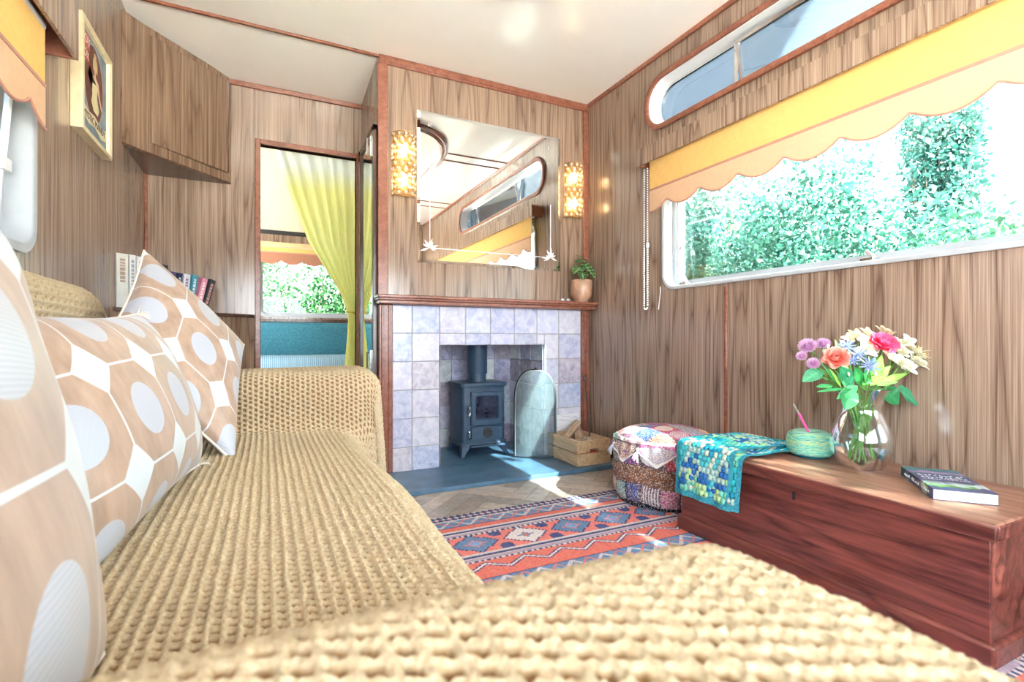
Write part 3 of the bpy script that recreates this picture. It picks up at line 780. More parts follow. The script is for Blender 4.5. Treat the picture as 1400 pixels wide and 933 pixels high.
# ================================================================== POTTED PLANT ON THE MANTEL
pp = thing('potted_plant', 'small arrow leaved plant in ribbed tan pot on the mantel end', 'plant', (1.634, 2.436, .888))
mb = MB(); prof = [(.035, 0), (.04, .003), (.04, .012), (.052, .022), (.06, .045), (.061, .12), (.058, .128), (.054, .128), (.053, .1)]
n = 56; vs = []
for r_, z in prof:
    for k in range(n): vs.append(((r_*(1+(.022 if k % 2 and .02 < z < .125 else 0)))*math.cos(2*PI*k/n), r_*(1+(.022 if k % 2 and .02 < z < .125 else 0))*math.sin(2*PI*k/n), z))
mb.add(vs, [(i*n+k, i*n+(k+1) % n, (i+1)*n+(k+1) % n, (i+1)*n+k) for i in range(len(prof)-1) for k in range(n)]+[tuple(range(n))[::-1]])
mb.build('pot', plain('tan glazed stoneware', (.5, .3, .2), .3, var=.25, scale=25), pp, smooth=60)
MB().lathe([(.053, .1), (.0, .108)], 24, caps=False).build('soil', plain('potting soil', (.05, .03, .02), 1), pp)
leafv = vcol('veined leaf', .35, trans=.25, spec=.4)
def aloc(tip, base, w, nrm):
    base, tip = Vector(base), Vector(tip); ax = tip-base; L = ax.length; ax.normalize(); nrm = Vector(nrm); sx = ax.cross(nrm).normalized(); nz = sx.cross(ax)
    m, n = 30, 17; P = np.zeros((m, n, 3)); Cc = np.zeros((m, n, 3))
    for i in range(m):
        t = i/(m-1); wd = w*(math.sin(PI*min(1, (t*.82+.18)))**.9)*(1-.25*t)
        for j in range(n):
            s = j/(n-1)*2-1
            back = -.22*L*abs(s)**1.6*(1-t)
            p = base+ax*(t*L+back)+sx*s*wd+nz*(-.18*L*t*t+.18*wd*(1-abs(s))*-1+.03*wd*math.sin(t*16)*abs(s))
            P[i, j] = p
            v = abs(((t*5.2-abs(s)*.85) % 1)-.5)*2
            vein = v > .86 or abs(s) < .09
            Cc[i, j] = (.62, .78, .45) if vein else (.03, .16, .035)
    return grid_obj('leaf', P, leafv, pp, col=Cc)
LV = [((-.1, -.07, .165), (-.02, -.02, .2), .042, (-.2, -.5, 1)), ((.05, -.09, .14), (.012, -.02, .22), .045, (.2, -.9, .5)), ((-.075, -.06, .235), (.02, 0, .245), .036, (-.1, -.4, 1)), ((.03, -.06, .25), (.0, .015, .27), .03, (.3, -.5, 1)), ((-.05, -.1, .13), (-.012, -.03, .17), .036, (-.3, -.8, .6)), ((.08, -.02, .14), (.03, .0, .17), .018, (.5, -.4, 1))]
for tip, base, w, nr in LV:
    aloc(tip, base, w, nr)
    MB().tube([(0, 0, .1), (base[0]*.4, base[1]*.4, .1+(base[2]-.1)*.6), base], [.004, .003, .0025], 6).build('stem', plain('plant stem', (.25, .35, .12), .6), pp)
gl = plain('clear glass pebble', (.7, .75, .8), .05, 0, .8)
for i, (x, y) in enumerate(((1.49, 2.41), (1.525, 2.405))):
    o = MB().sphere((0, 0, 0), .011, 12, 8, (1, 1, .7)).build('glass_pebble', gl, None, smooth=80); o.location = (x, y, .896)
    tag(o, ('small glass pebble on the mantel, the farther left of the pair', 'small glass pebble on the mantel nearest the plant pot')[i], 'pebble', 'glass pebbles on the mantel')
# ================================================================== SOFA
sofa = thing('sofa', 'two seat sofa along the left wall hidden under tan crochet throws', 'sofa', (0, 0, 0))
sf = fabric('tan sofa fabric', (.42, .28, .14))
def softbox(name, a, b, r, parent=sofa, m=None):
    return MB().box(a, b).build(name, m or sf, parent, bevel=r, seg=5, smooth=60)
softbox('base', (-.49, 0, .06), (.2, 1.66, .26), .02)
softbox('seat_cushion', (-.33, .265, .262), (.205, 1.445, .412), .05)
softbox('armrest', (-.49, -.01, .262), (.24, .25, .53), .07)
softbox('armrest', (-.49, 1.47, .262), (.262, 1.66, .566), .07)
softbox('backrest', (-.51, .26, .262), (-.35, 1.455, .765), .07)
for x in (-.44, .15):
    for y in (.05, 1.6): MB().lathe([(.018, 0), (.025, .06)], 12, (x, y, 0)).build('leg', MT['dark_trim'], sofa)

def fillet(pts, rad, n=8):
    out = [np.array(pts[0], float)]
    for i in range(1, len(pts)-1):
        p, a, b = (np.array(pts[k], float) for k in (i, i-1, i+1))
        r = rad[i] if isinstance(rad, (list, tuple)) else rad
        u, v = a-p, b-p; lu, lv = np.linalg.norm(u), np.linalg.norm(v); u /= lu; v /= lv
        r = min(r, lu*.49, lv*.49); A, B = p+u*r, p+v*r
        for k in range(n+1):
            t = k/n; out.append((1-t)**2*A+2*t*(1-t)*p+t*t*B)
    return np.array(out+[np.array(pts[-1], float)])
def resample(P, ds):
    d = np.r_[0, np.cumsum(np.linalg.norm(np.diff(P, axis=0), axis=1))]
    s = np.linspace(0, d[-1], int(d[-1]/ds)+1)
    return np.stack([np.interp(s, d, P[:, k]) for k in range(P.shape[1])], 1), s
def snoise(u, v, seed=0, f=1.0):
    r = np.random.default_rng(seed); o = 0
    for _ in range(7):
        a, b, c = r.normal(size=3); o = o+np.sin(u*f*a*6+v*f*b*6+c*9)
    return o/7
def normals(P):
    du = np.gradient(P, axis=0); dv = np.gradient(P, axis=1); n = np.cross(du, dv)
    return n/(np.linalg.norm(n, axis=2, keepdims=True)+1e-12)
def crochet(u, v, cu=.0125, cv=.0125, seed=1):
    """open crochet stitch: ribs along v, slanted rungs between them; returns height 0..1"""
    wob = .12*snoise(u*3, v*3, seed, 8)
    a = u/cu+wob; ca = np.floor(a); fa = a-ca
    bb = v/cv+.5*np.mod(ca, 2)+.35*(fa-.5)+.12*snoise(u*3, v*3, seed+1, 8); fb = bb-np.floor(bb)
    rib = np.clip(1-np.abs(fa-.5)*-2+(-1), 0, 1)           # 1 at the cell edge
    rib = np.abs(fa-.5)*2
    rung = np.abs(fb-.5)*2
    h = np.maximum(np.clip((rib-.56)/.36, 0, 1)**.65, np.clip((rung-.56)/.36, 0, 1)**.65*.92)
    tw = .5+.5*np.sin((a*1.0+bb*3)*2*np.pi)
    return np.clip(h*(.86+.14*tw), 0, 1)
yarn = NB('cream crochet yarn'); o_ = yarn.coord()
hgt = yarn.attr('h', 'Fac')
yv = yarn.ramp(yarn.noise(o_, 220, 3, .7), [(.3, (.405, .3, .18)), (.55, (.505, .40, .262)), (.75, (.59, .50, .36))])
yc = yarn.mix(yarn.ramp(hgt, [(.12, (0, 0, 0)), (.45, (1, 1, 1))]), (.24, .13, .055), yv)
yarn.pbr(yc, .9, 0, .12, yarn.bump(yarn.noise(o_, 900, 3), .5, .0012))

YF_IN = 1.462
def arm_h(y): return None
prof, sv = resample(fillet([(-.035, .12), (-.028, .551), (.262, .551), (.272, .432), (1.455, .432), (1.45, .588), (1.69, .588), (1.695, .12)],
                           [0, .07, .075, .05, .05, .07, .07, 0]), .0026)
drop, tv = resample(fillet([(0., 0.), (1., 0.), (1.02, .36)], [0, .07, 0]), .0026)
# drop[:,0] runs 0..1 then slightly beyond; scale so that 1 = the front edge
y_, z_ = prof[:, 0], prof[:, 1]
armN = 1/(1+np.exp((y_-.28)/.012)); armF = 1/(1+np.exp(-(y_-1.445)/.012))
xf = .232+.046*armN+.062*armF+.006*np.sin(y_*9)
X0 = -.345
LX = .6
nx = int((.232-X0)/.0026)
xs = np.linspace(0, 1, nx); rr = .055; k_ = 26; th = np.linspace(0, PI/2, k_)[1:]; nd = 120
P = np.zeros((len(prof), nx+len(th)+nd, 3)); U = np.zeros(P.shape[:2])
flat = (xf-rr-X0)[:, None]
P[:, :nx, 0] = X0+flat*xs; P[:, :nx, 2] = z_[:, None]; U[:, :nx] = flat*xs
P[:, nx:nx+k_-1, 0] = (xf-rr)[:, None]+rr*np.sin(th); P[:, nx:nx+k_-1, 2] = z_[:, None]-rr*(1-np.cos(th)); U[:, nx:nx+k_-1] = flat+rr*th
dz = np.linspace(0, .31, nd+1)[1:]
P[:, nx+k_-1:, 0] = xf[:, None]+.02*dz/.3; P[:, nx+k_-1:, 2] = z_[:, None]-rr-dz; U[:, nx+k_-1:] = flat+rr*PI/2+dz
P[:, :, 1] = y_[:, None]
V = np.repeat(sv[:, None], P.shape[1], 1)
P[:, :, 2] = np.maximum(P[:, :, 2], .09+.02*np.sin(y_*14)[:, None])
seat = ((1-armN)*(1-armF))[:, None]
P[:, :, 2] += seat*(.010*snoise(P[:, :, 0], P[:, :, 1], 4, 1.2)-.016*np.clip((P[:, :, 0]-.1)/.13, 0, 1)**2)
P[:, :, 2] += (armN+armF)[:, None]*.005*snoise(P[:, :, 0], P[:, :, 1], 6, 2)
hh = crochet(U, V)
N = normals(P); N *= np.sign(N[len(prof)//2, nx//2, 2])
P2 = P+N*(hh[..., None]*.0075-.0035)
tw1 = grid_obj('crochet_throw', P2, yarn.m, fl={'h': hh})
tag(tw1, 'tan crochet throw covering the sofa seat and both arms', 'throw')
# throw over the backrest
pb_, sb = resample(fillet([(-.333, .45), (-.338, .793), (-.5, .805), (-.527, .6)], [0, .07, .05, 0]), .003)
yy = np.linspace(.05, 1.43, 480); th = np.linspace(0, PI/2, 22)[1:]; rr = .07
P = np.zeros((len(pb_), 480+21+60, 3)); V = np.zeros(P.shape[:2])
P[:, :480, 1] = yy; P[:, 480:501, 1] = 1.43+rr*np.sin(th); P[:, 501:, 1] = 1.43+rr
P[:, :, 0] = pb_[:, :1]; P[:, :480, 2] = pb_[:, 1:]; P[:, 480:501, 2] = pb_[:, 1:]-rr*(1-np.cos(th)); dz = np.linspace(0, .2, 61)[1:]; P[:, 501:, 2] = pb_[:, 1:]-rr-dz
P[:, :, 2] = np.maximum(P[:, :, 2], .44)
V[:, :480] = yy; V[:, 480:501] = 1.43+rr*th; V[:, 501:] = 1.43+rr*PI/2+dz
U = np.repeat(sb[:, None], P.shape[1], 1)
P[:, :, 2] += .006*snoise(P[:, :, 0], P[:, :, 1], 8, 1.5)
hh = crochet(U, V, .016, .0095, 3)
N = normals(P); N *= np.sign(N[len(pb_)//2, 200, 2])
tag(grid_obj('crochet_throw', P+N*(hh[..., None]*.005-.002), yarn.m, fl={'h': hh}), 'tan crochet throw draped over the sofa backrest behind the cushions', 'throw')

# ================================================================== CUSHIONS
cu = NB('retro circle print'); uv = cu.n('ShaderNodeUVMap').outputs[0]
x, y, z = cu.sep(uv)
fx = cu.math('FRACT', x); fy_ = cu.math('FRACT', y)
ax = cu.math('ABSOLUTE', cu.math('SUBTRACT', fx, .5)); ay = cu.math('ABSOLUTE', cu.math('SUBTRACT', fy_, .5))
rad = cu.math('POWER', cu.math('ADD', cu.math('POWER', ax, 2), cu.math('POWER', ay, 2)), .5)
circ = cu.math('LESS_THAN', rad, .27)
sq = cu.math('GREATER_THAN', cu.math('ADD', ax, ay), .74)
line = cu.math('GREATER_THAN', cu.math('MAXIMUM', ax, ay), .488)
o_ = cu.coord()
tan_ground = cu.ramp(cu.noise(cu.vmul(o_, (40, 40, 8)), 1, 4, .6), [(.3, (.28, .18, .125)), (.7, (.42, .285, .21))])  # tan cloth ground, tone varying at random
wv = cu.ramp(cu.math('SINE', cu.math('MULTIPLY', y, 330)), [(.3, (.36, .375, .43)), (.7, (.44, .45, .5))])
c1 = cu.mix(circ, tan_ground, wv)
c1 = cu.mix(cu.math('MAXIMUM', sq, line), c1, (.52, .56, .59))
cu.pbr(c1, .38, 0, .45, cu.bump(cu.noise(o_, 700, 2), .25, .0005), Sheen_Weight=.2)
def pillow(label, A, B, C, D, T, rep, tassel=False, off=(0, 0), back=.8):
    """A top near, B top far, C bottom far, D bottom near"""
    A, B, C, D = (np.array(p, float) for p in (A, B, C, D)); cen = (A+B+C+D)/4
    t = thing('cushion', label, 'cushion', tuple(cen), 0, 'cushions on the sofa')
    n = 61; g = np.linspace(-1, 1, n); S, Tt = np.meshgrid(g, g, indexing='ij')
    e = 1-.085
    s2 = S*(1-.085*(1-Tt**2)); t2 = Tt*(1-.085*(1-S**2))
    a, b_ = (s2+1)/2, (t2+1)/2
    base = (D[None, None]*((1-a)*(1-b_))[..., None]+C*((a)*(1-b_))[..., None]+B*(a*b_)[..., None]+A*((1-a)*b_)[..., None])
    nr = np.cross(C-D, A-D); nr /= np.linalg.norm(nr)
    h = T*np.clip((1-S**2)*(1-Tt**2), 0, 1)**.42
    wr = .006*snoise(S*.5, Tt*.5, int(T*1000), 1.2)*np.clip((1-S**2)*(1-Tt**2)*4, 0, 1)
    uv = np.stack([a*rep+off[0], b_*rep*np.linalg.norm(A-D)/np.linalg.norm(C-D)+off[1]], -1)
    F = base+nr*(h+wr)[..., None]-cen; Bk = base-nr*(h*back)[..., None]-cen
    grid_obj('front_cover', F, cu.m, t, uv=uv); grid_obj('back_cover', Bk[::-1], cu.m, t, uv=uv[::-1])
    e = [F[i, 0] for i in range(n)]+[F[-1, j] for j in range(1, n)]+[F[n-1-i, -1] for i in range(1, n)]+[F[0, n-1-j] for j in range(1, n-1)]
    MB().tube(e[::3], .0028, 6, closed=True).build('piping', plain('cream piping', (.7, .62, .55), .7), t)
    if tassel:
        for q in (F[-1, 0], F[-1, -1], F[0, -1]):
            mb = MB(); q = Vector(q)
            for k in range(16):
                d = Vector((rnd.uniform(-.4, 1), rnd.uniform(-.3, 1), rnd.uniform(-1, .5))).normalized()*.022; mb.tube([q, q+d*.5, q+d+Vector((0, 0, -.004))], .0012, 4)
            mb.build('tassel', plain('pale fringe', (.7, .62, .52), .9), t)
    return t
pillow('retro print cushion standing on its corner against the far sofa arm', (-.262, 1.452, .885), (-.055, 1.50, .66), (-.062, 1.215, .412), (-.29, 1.18, .645), .058, 2.5, off=(.15, .3))
pillow('retro print cushion slumped in the middle of the sofa', (-.275, .60, .70), (-.222, 1.17, .722), (-.118, 1.12, .435), (-.165, .60, .435), .075, 4.1, True, (.1, .45))
pillow('large blurred retro print cushion nearest the camera at far left', (-.26, .12, .82), tuple(at(-12, 305, .46)), tuple(at(138, 897, .37)), (-.105, .06, .44), .06, 2.0, off=(.35, .2))

# ================================================================== RUG
rx0, rx1, ry0, ry1 = .02, 1.46, -.15, 1.815
gx = np.arange(rx0, rx1+.001, .0045); gy = np.arange(ry0, ry1+.001, .0045)
RX, RY = np.meshgrid(gx, gy, indexing='ij')
CORAL = np.array([.70, .17, .13]); NAVY = np.array([.045, .06, .17]); BLUE = np.array([.13, .24, .42]); WHITE = np.array([.72, .66, .66]); PINK = np.array([.62, .22, .22]); LILAC = np.array([.42, .33, .42])
col = np.zeros(RX.shape+(3,)); col[:] = CORAL
def setc(m, c): col[m] = c
D = ry1-RY
per = .47
def bands(d):
    return np.mod(d, per)
b_ = bands(D-.025)
setc((b_ > .03) & (b_ < .1), BLUE)
zz = np.abs(np.mod(RX/.11, 1)-.5)*2
setc((b_ > .03) & (b_ < .1) & (np.abs((b_-.065)/.035-(zz*1.6-.8)) < .22), WHITE*.8)
setc((b_ > .03) & (b_ < .1) & (np.abs((b_-.065)/.035+(zz*1.6-.8)) < .12), CORAL)
setc((b_ > .028) & (b_ < .034), NAVY); setc((b_ > .097) & (b_ < .103), NAVY)
for s0 in (.135, .335):
    setc((b_ > s0) & (b_ < s0+.06), WHITE*.85); setc((b_ > s0+.012) & (b_ < s0+.026), NAVY); setc((b_ > s0+.034) & (b_ < s0+.048), LILAC)
    setc((b_ > s0+.048) & (b_ < s0+.06) & (np.mod(RX, .02) < .01), NAVY)
mid = (b_ > .195) & (b_ < .335)
cx = np.mod(RX-.611+.0925, .185)-.0925; ci = np.floor((RX-.611+.0925)/.185).astype(int)
q = lambda a, s: np.round(a/s)*s
dm = np.abs(q(cx, .009))/.082+np.abs(q(b_-.265, .009))/.068
setc(mid, PINK*.4+CORAL*.75)
isw = np.mod(ci, 4) == 1
setc(mid & (dm < 1.0), BLUE); setc(mid & (dm < 1) & isw, WHITE)
setc(mid & (dm < 1.08) & (dm >= .98), NAVY)
setc(mid & (dm < .45) & ~isw, PINK); setc(mid & (dm < .35) & isw, BLUE); setc(mid & (dm < .18), CORAL); setc(mid & (dm < .3) & ~isw, BLUE*1.5)
setc(mid & (dm > 1.5) & (np.abs(cx) > .07), NAVY*1.3)
setc((b_ > .395) & (b_ < .47), CORAL)
zig = np.abs(np.mod(RX/.13, 1)-.5)*2
setc((b_ > .4) & (b_ < .465) & (np.abs((b_-.432)/.03-(zig*1.4-.7)) < .35), NAVY)
setc((b_ > .4) & (b_ < .465) & (np.abs((b_-.432)/.03-(zig*1.4-.7)) < .14), WHITE)
edge = np.minimum(np.minimum(RX-rx0, rx1-RX), np.minimum(RY-ry0, ry1-RY))
bd = edge < .055
setc(bd, NAVY)
fx2 = np.abs(np.mod(RX, .026)-.013)+np.abs(np.mod(RY, .026)-.013)
setc(bd & (fx2 < .011), WHITE*.9); setc(bd & (fx2 < .004), CORAL)
setc((edge < .064) & (edge > .055), WHITE*.85); setc(edge < .007, NAVY*.7)
wear = rng.random(col.shape[:2])[..., None]; lines = (.5+.5*np.sin(RY*1400+6*rng.random((len(gx), 1))))[..., None]
col = col*(.82+.3*wear); col = col*(1-.10*lines)+.10*lines*np.array([.6, .5, .52])
P = np.stack([RX, RY, np.full(RX.shape, .0065)+.0006*rng.random(RX.shape)], -1)
P[[0, -1], :, 2] = .0005; P[:, [0, -1], 2] = .0005
tag(grid_obj('kilim_rug', P, vcol('woven rug', .95, spec=.1), col=np.clip(col, 0, 1)), 'coral and navy patterned kilim rug on the herringbone floor', 'rug')

# ================================================================== CHEST
ch_ = thing('wooden_chest', 'old red brown wooden blanket chest under the large window', 'chest', (1.5, .913, .0072))
cx0, cx1, cy = 1.318-1.5, 1.695-1.5, .4225
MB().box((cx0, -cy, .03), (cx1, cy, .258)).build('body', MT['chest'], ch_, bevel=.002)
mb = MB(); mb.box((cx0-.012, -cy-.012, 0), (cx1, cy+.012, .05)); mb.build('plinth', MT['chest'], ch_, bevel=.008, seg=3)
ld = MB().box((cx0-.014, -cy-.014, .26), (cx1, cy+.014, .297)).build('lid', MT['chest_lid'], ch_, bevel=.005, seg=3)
mb = MB(); mb.box((cx0-.016, -cy-.016, .262), (cx0-.004, cy+.016, .293)); mb.box((cx0-.004, -cy-.0165, .262), (cx1, -cy-.004, .293)); mb.build('lid_edging', MT['chest'], ld, bevel=.004)
mb = MB(); mb.prism(rrect(-.0045, -.012, .0045, .012, .0035, 4), lambda a, b, d: (cx0-.0006+d, a+.0, b+.232), -.0008, .003); o = mb.build('keyhole', MT['black'], ch_)
LIDZ = .3045

# crochet granny blanket over the chest corner
hang = .155
pr, sv2 = resample(fillet([(1.268, LIDZ-hang), (1.283, LIDZ-.05), (1.288, LIDZ+.013), (1.40, LIDZ+.02), (1.60, LIDZ+.012)], [0, .05, .02, .05, 0]), .0022)
wv_ = np.arange(0, .255, .0022)
def granny(name, label, y0, shear, lift, ncol):
    pass
def blanket_layer(pr, sv2, y0, y1, z_off, shear, seed, parent=None, trim_top=None):
    yv = np.linspace(y0, y1, int((y0-y1)/.0022))
    P = np.zeros((len(pr), len(yv), 3)); P[:, :, 0] = pr[:, :1]; P[:, :, 2] = pr[:, 1:]+z_off
    P[:, :, 1] = yv[None, :]+shear*(pr[:, :1]-1.29)
    hs = np.clip((LIDZ-pr[:, 1:])/hang, 0, 1)
    P[:, :, 1] += -.012*hs*np.linspace(1, .4, len(yv))
    P[:, :, 0] -= hs*.008*np.sin(np.linspace(0, 9, len(yv)))[None]**2
    P[:, :, 2] += (1-hs)*(.006*(1+snoise(P[:, :, 0], P[:, :, 1], seed, 4)))
    Uu = np.repeat(sv2[:, None], len(yv), 1); Vv = np.repeat((y0-yv)[None], len(pr), 0)
    c = .0175; row = np.floor(Uu/c); fu = Uu/c-row; vv = Vv/c+.5*np.mod(row, 2); ce = np.floor(vv); fv = vv-ce
    blob = np.clip(1-((fu-.5)/.6)**2-((fv-.5)/.5)**2, 0, 1)**.5
    ed = np.minimum(np.minimum(Uu, 9), np.minimum(Vv, (y0-y1)-Vv)); border = ed < .016
    blob = np.where(border, .6+.3*np.sin(Uu*900)*np.sin(Vv*900), blob)
    pal = np.array([(.02, .28, .42), (.03, .4, .45), (.16, .52, .38), (.38, .6, .3), (.03, .14, .4), (.35, .52, .48), (.07, .45, .5), (.5, .58, .48)])
    ring = np.mod(np.abs(row*.7+ce*.35+seed).astype(int)*7+(row*3).astype(int), 11)
    hsh = np.mod(np.sin(row*12.9+ce*78.2+seed)*43758.5, 1)
    ix = np.mod(np.floor(row*.5+.9*np.sin(ce*.7+seed)+hsh*1.9+seed).astype(int), len(pal))
    col = pal[ix]*(.75+.5*rng.random(ix.shape)[..., None])
    col = np.where(border[..., None], np.array([.05, .32, .42])*(.5+.9*rng.random(ix.shape)[..., None]), col)
    N = normals(P); N *= -1 if N[len(pr)//3, 10, 2]+0-N[len(pr)//3, 10, 0] < 0 else 1
    P = P+N*(blob[..., None]*.006)
    keep = (blob[:-1, :-1] > .22) | (blob[1:, 1:] > .22)
    return grid_obj('layer', P, GRM, parent, col=np.clip(col, 0, 1), keep=keep)
GRM = vcol('variegated crochet wool', .95, spec=.1)
gb = thing('crochet_blanket', 'turquoise granny stitch crochet blanket hanging over the chest corner', 'blanket', (0, 0, 0))
blanket_layer(pr, sv2, 1.322, 1.085, 0, -.05, 2, gb)
pr2, s2_ = resample(fillet([(1.272, LIDZ-hang+.006), (1.287, LIDZ-.05), (1.296, LIDZ+.006), (1.40, LIDZ+.008), (1.60, LIDZ+.006)], [0, .05, .02, .05, 0]), .0022)
blanket_layer(pr2, s2_, 1.305, 1.058, -.002, -.05, 5, gb)

# yarn ball and hook
YB_ = Vector((1.552, 1.02, LIDZ))
yb = MB(); R, Hh = .066, .084
yb_c = [(.16, .55, .42), (.45, .62, .3), (.1, .42, .45), (.6, .62, .35), (.25, .6, .5)]
for k in range(120):
    a0 = rnd.uniform(0, 2*PI); amp = rnd.uniform(.15, .95); zc = Hh/2; pts = []
    for i in range(28):
        a = 2*PI*i/28; zz = zc+math.sin(a*1+a0)*amp*(Hh/2-.006)
        r_ = R*(1-.28*abs((zz-zc)/(Hh/2))**2.6)+rnd.uniform(-.0008, .0012); pts.append((r_*math.cos(a), r_*math.sin(a), zz))
    yb.col = rnd.choice(yb_c); yb.tube(pts, .0016, 4, closed=True)
for k in range(22):
    zz = .003+.0016*(k % 6); yb.col = (.03, .3, .42) if zz < .009 else rnd.choice(yb_c)
    r_ = R*(1-.28*abs((zz-Hh/2)/(Hh/2))**2.6); yb.tube([(r_*math.cos(2*PI*i/30), r_*math.sin(2*PI*i/30), zz) for i in range(30)], .002, 4, closed=True)
yb.col = (.3, .55, .42); yb.lathe([(.045, .002), (.06, .02), (.0635, .042), (.06, .064), (.045, .08), (.018, .078), (.012, .05)], 28)
o = yb.build('yarn_ball', vcol('variegated cotton yarn', .9, spec=.1), None, colname='col', smooth=80); o.location = YB_
tag(o, 'wound ball of green and yellow yarn on the chest beside the vase', 'yarn')
hk = thing('crochet_hook', 'pink handled crochet hook stuck in the yarn ball', 'crochet hook', (0, 0, 0))
ha, hb = YB_+Vector((-.01, -.012, .058)), YB_+Vector((-.045, .025, .165))
hm = ha.lerp(hb, .72)
MB().tube([ha, ha.lerp(hm, .5), hm], [.003, .0042, .004], 8).build('handle', plain('pink plastic', (.75, .1, .35), .3), hk)
MB().tube([hm, hm.lerp(hb, .7), hb], [.0032, .0026, .0028], 8).build('tip', MT['chrome'], hk)

# paperback
BKc = [Vector(p) for p in ((1.55, .765), (1.382, .617), (1.46, .528), (1.628, .676))]
ex = (BKc[1]-BKc[0]).normalized(); bl = (BKc[1]-BKc[0]).length; bw_ = (BKc[2]-BKc[1]).length
bt = thing('paperback_book', 'blue fantasy paperback lying on the chest lid near its right end', 'book', (*BKc[0], LIDZ), math.atan2(ex.y, ex.x))
# local x along the spine, y across to the fore edge (positive left of x)
b = NB('blue illustrated cover'); o_ = b.coord(); x, y, z = b.sep(o_)
n1 = b.noise(o_, 22, 4, .6, 1.2)
c1 = b.ramp(x, [(.0, (.02, .2, .25)), (.1, (.045, .06, .16)), (.5, (.06, .09, .22)), (1, (.08, .1, .3))])
t_ = b.math('MULTIPLY', x, 4.5)
c1 = b.mix(b.ramp(b.math('ADD', t_, b.math('MULTIPLY', n1, .3)), [(.8, (0, 0, 0)), (.88, (1, 1, 1)), (.99, (1, 1, 1)), (1, (0, 0, 0))]), c1, b.ramp(n1, [(.4, (.1, .3, .06)), (.55, (.55, .7, .75)), (.7, (.06, .1, .2))]))
c1 = b.mix(b.ramp(b.math('ADD', t_, b.math('MULTIPLY', n1, .25)), [(.28, (0, 0, 0)), (.33, (1, 1, 1)), (.42, (0, 0, 0))]), c1, (.4, .25, .5))
b.pbr(c1, .3, 0, .5)
mb = MB(); mb.box((0, 0, .0), (bl, bw_, .0012)); mb.box((0, 0, .0238), (bl, bw_, .025)); mb.box((0, 0, 0), (bl, .0015, .025))
mb.build('cover', b.m, bt, bevel=.0004)
MB().box((.002, .0016, .0013), (bl-.002, bw_-.001, .0237)).build('pages', PAGE, bt)
mb = MB(); wt = plain('pale cover lettering', (.8, .82, .85), .5)
for row, (xx, sz, cnt) in enumerate(((.085, .013, 9), (.105, .012, 10), (.122, .006, 12))):
    for k in range(cnt):
        yy = .012+(bw_-.024)*(k+.15)/cnt; wd = (bw_-.024)/cnt*.62
        pts = [(xx+sz*rnd.uniform(-.5, .5), yy+wd*i/3, .0254) for i in range(4)]
        mb.tube(pts, .0007 if row < 2 else .0004, 4)
mb.build('title_lettering', wt, bt)
mb = MB()
for k in range(16):
    xx = .03+k*.011
    if k in (4, 10): continue
    mb.tube([(xx, -.0004, .008+rnd.uniform(0, .003)), (xx+.004, -.0004, .016+rnd.uniform(-.003, .002)), (xx+.007, -.0004, .009)], .0006, 4)
mb.build('spine_lettering', wt, bt)
# ================================================================== VASE AND FLOWERS
VC = Vector((1.552, .868, LIDZ+.0008))
vz = thing('glass_vase', 'clear bulbous glass vase with flared rim holding the bouquet', 'vase', VC)
b = NB('clear vase glass'); lw = b.n('ShaderNodeLayerWeight'); lw.inputs[0].default_value = .35
vg = b.surf(b.mixs(b.math('ADD', b.math('MULTIPLY', lw.outputs[0], .8), .05), b.shader('ShaderNodeBsdfTransparent', Color=(.95, .98, .98, 1)), b.shader('ShaderNodeBsdfGlossy', Roughness=.03, Color=(.95, .98, 1, 1))))
vp = [(.0, .004), (.05, .004), (.054, .0), (.058, .006), (.072, .03), (.080, .06), (.079, .085), (.069, .12), (.054, .15), (.048, .168), (.05, .185), (.06, .207), (.0735, .228)]
def spline(p, k=4):
    P = np.array(p); t = np.arange(len(P)); tt = np.linspace(0, len(P)-1, (len(P)-1)*k+1)
    return list(zip(np.interp(tt, t, P[:, 0]), np.interp(tt, t, P[:, 1])))
MB().lathe(vp[2:], 48, caps=False).build('bowl', vg, vz, smooth=80, sub=1)
MB().lathe([(.054, .0), (.0535, .008), (.0, .008)], 48, caps=False).build('thick_base', vg, vz, smooth=80)
MB().tube([(.0735*math.cos(2*PI*k/48), .0735*math.sin(2*PI*k/48), .228) for k in range(48)], .0016, 6, closed=True).build('rim', vg, vz)
b = NB('still water'); lw = b.n('ShaderNodeLayerWeight'); lw.inputs[0].default_value = .25
wat = b.surf(b.mixs(b.math('MULTIPLY', lw.outputs[0], .35), b.shader('ShaderNodeBsdfTransparent', Color=(.9, .97, .96, 1)), b.shader('ShaderNodeBsdfGlossy', Roughness=.02, Color=(.9, .97, 1, 1))))
MB().lathe([(.05, .0095), (.0555, .014), (.069, .032), (.077, .06), (.076, .085), (.066, .12), (.052, .148), (0, .148)], 40, caps=False).build('water', wat, vz, smooth=80)

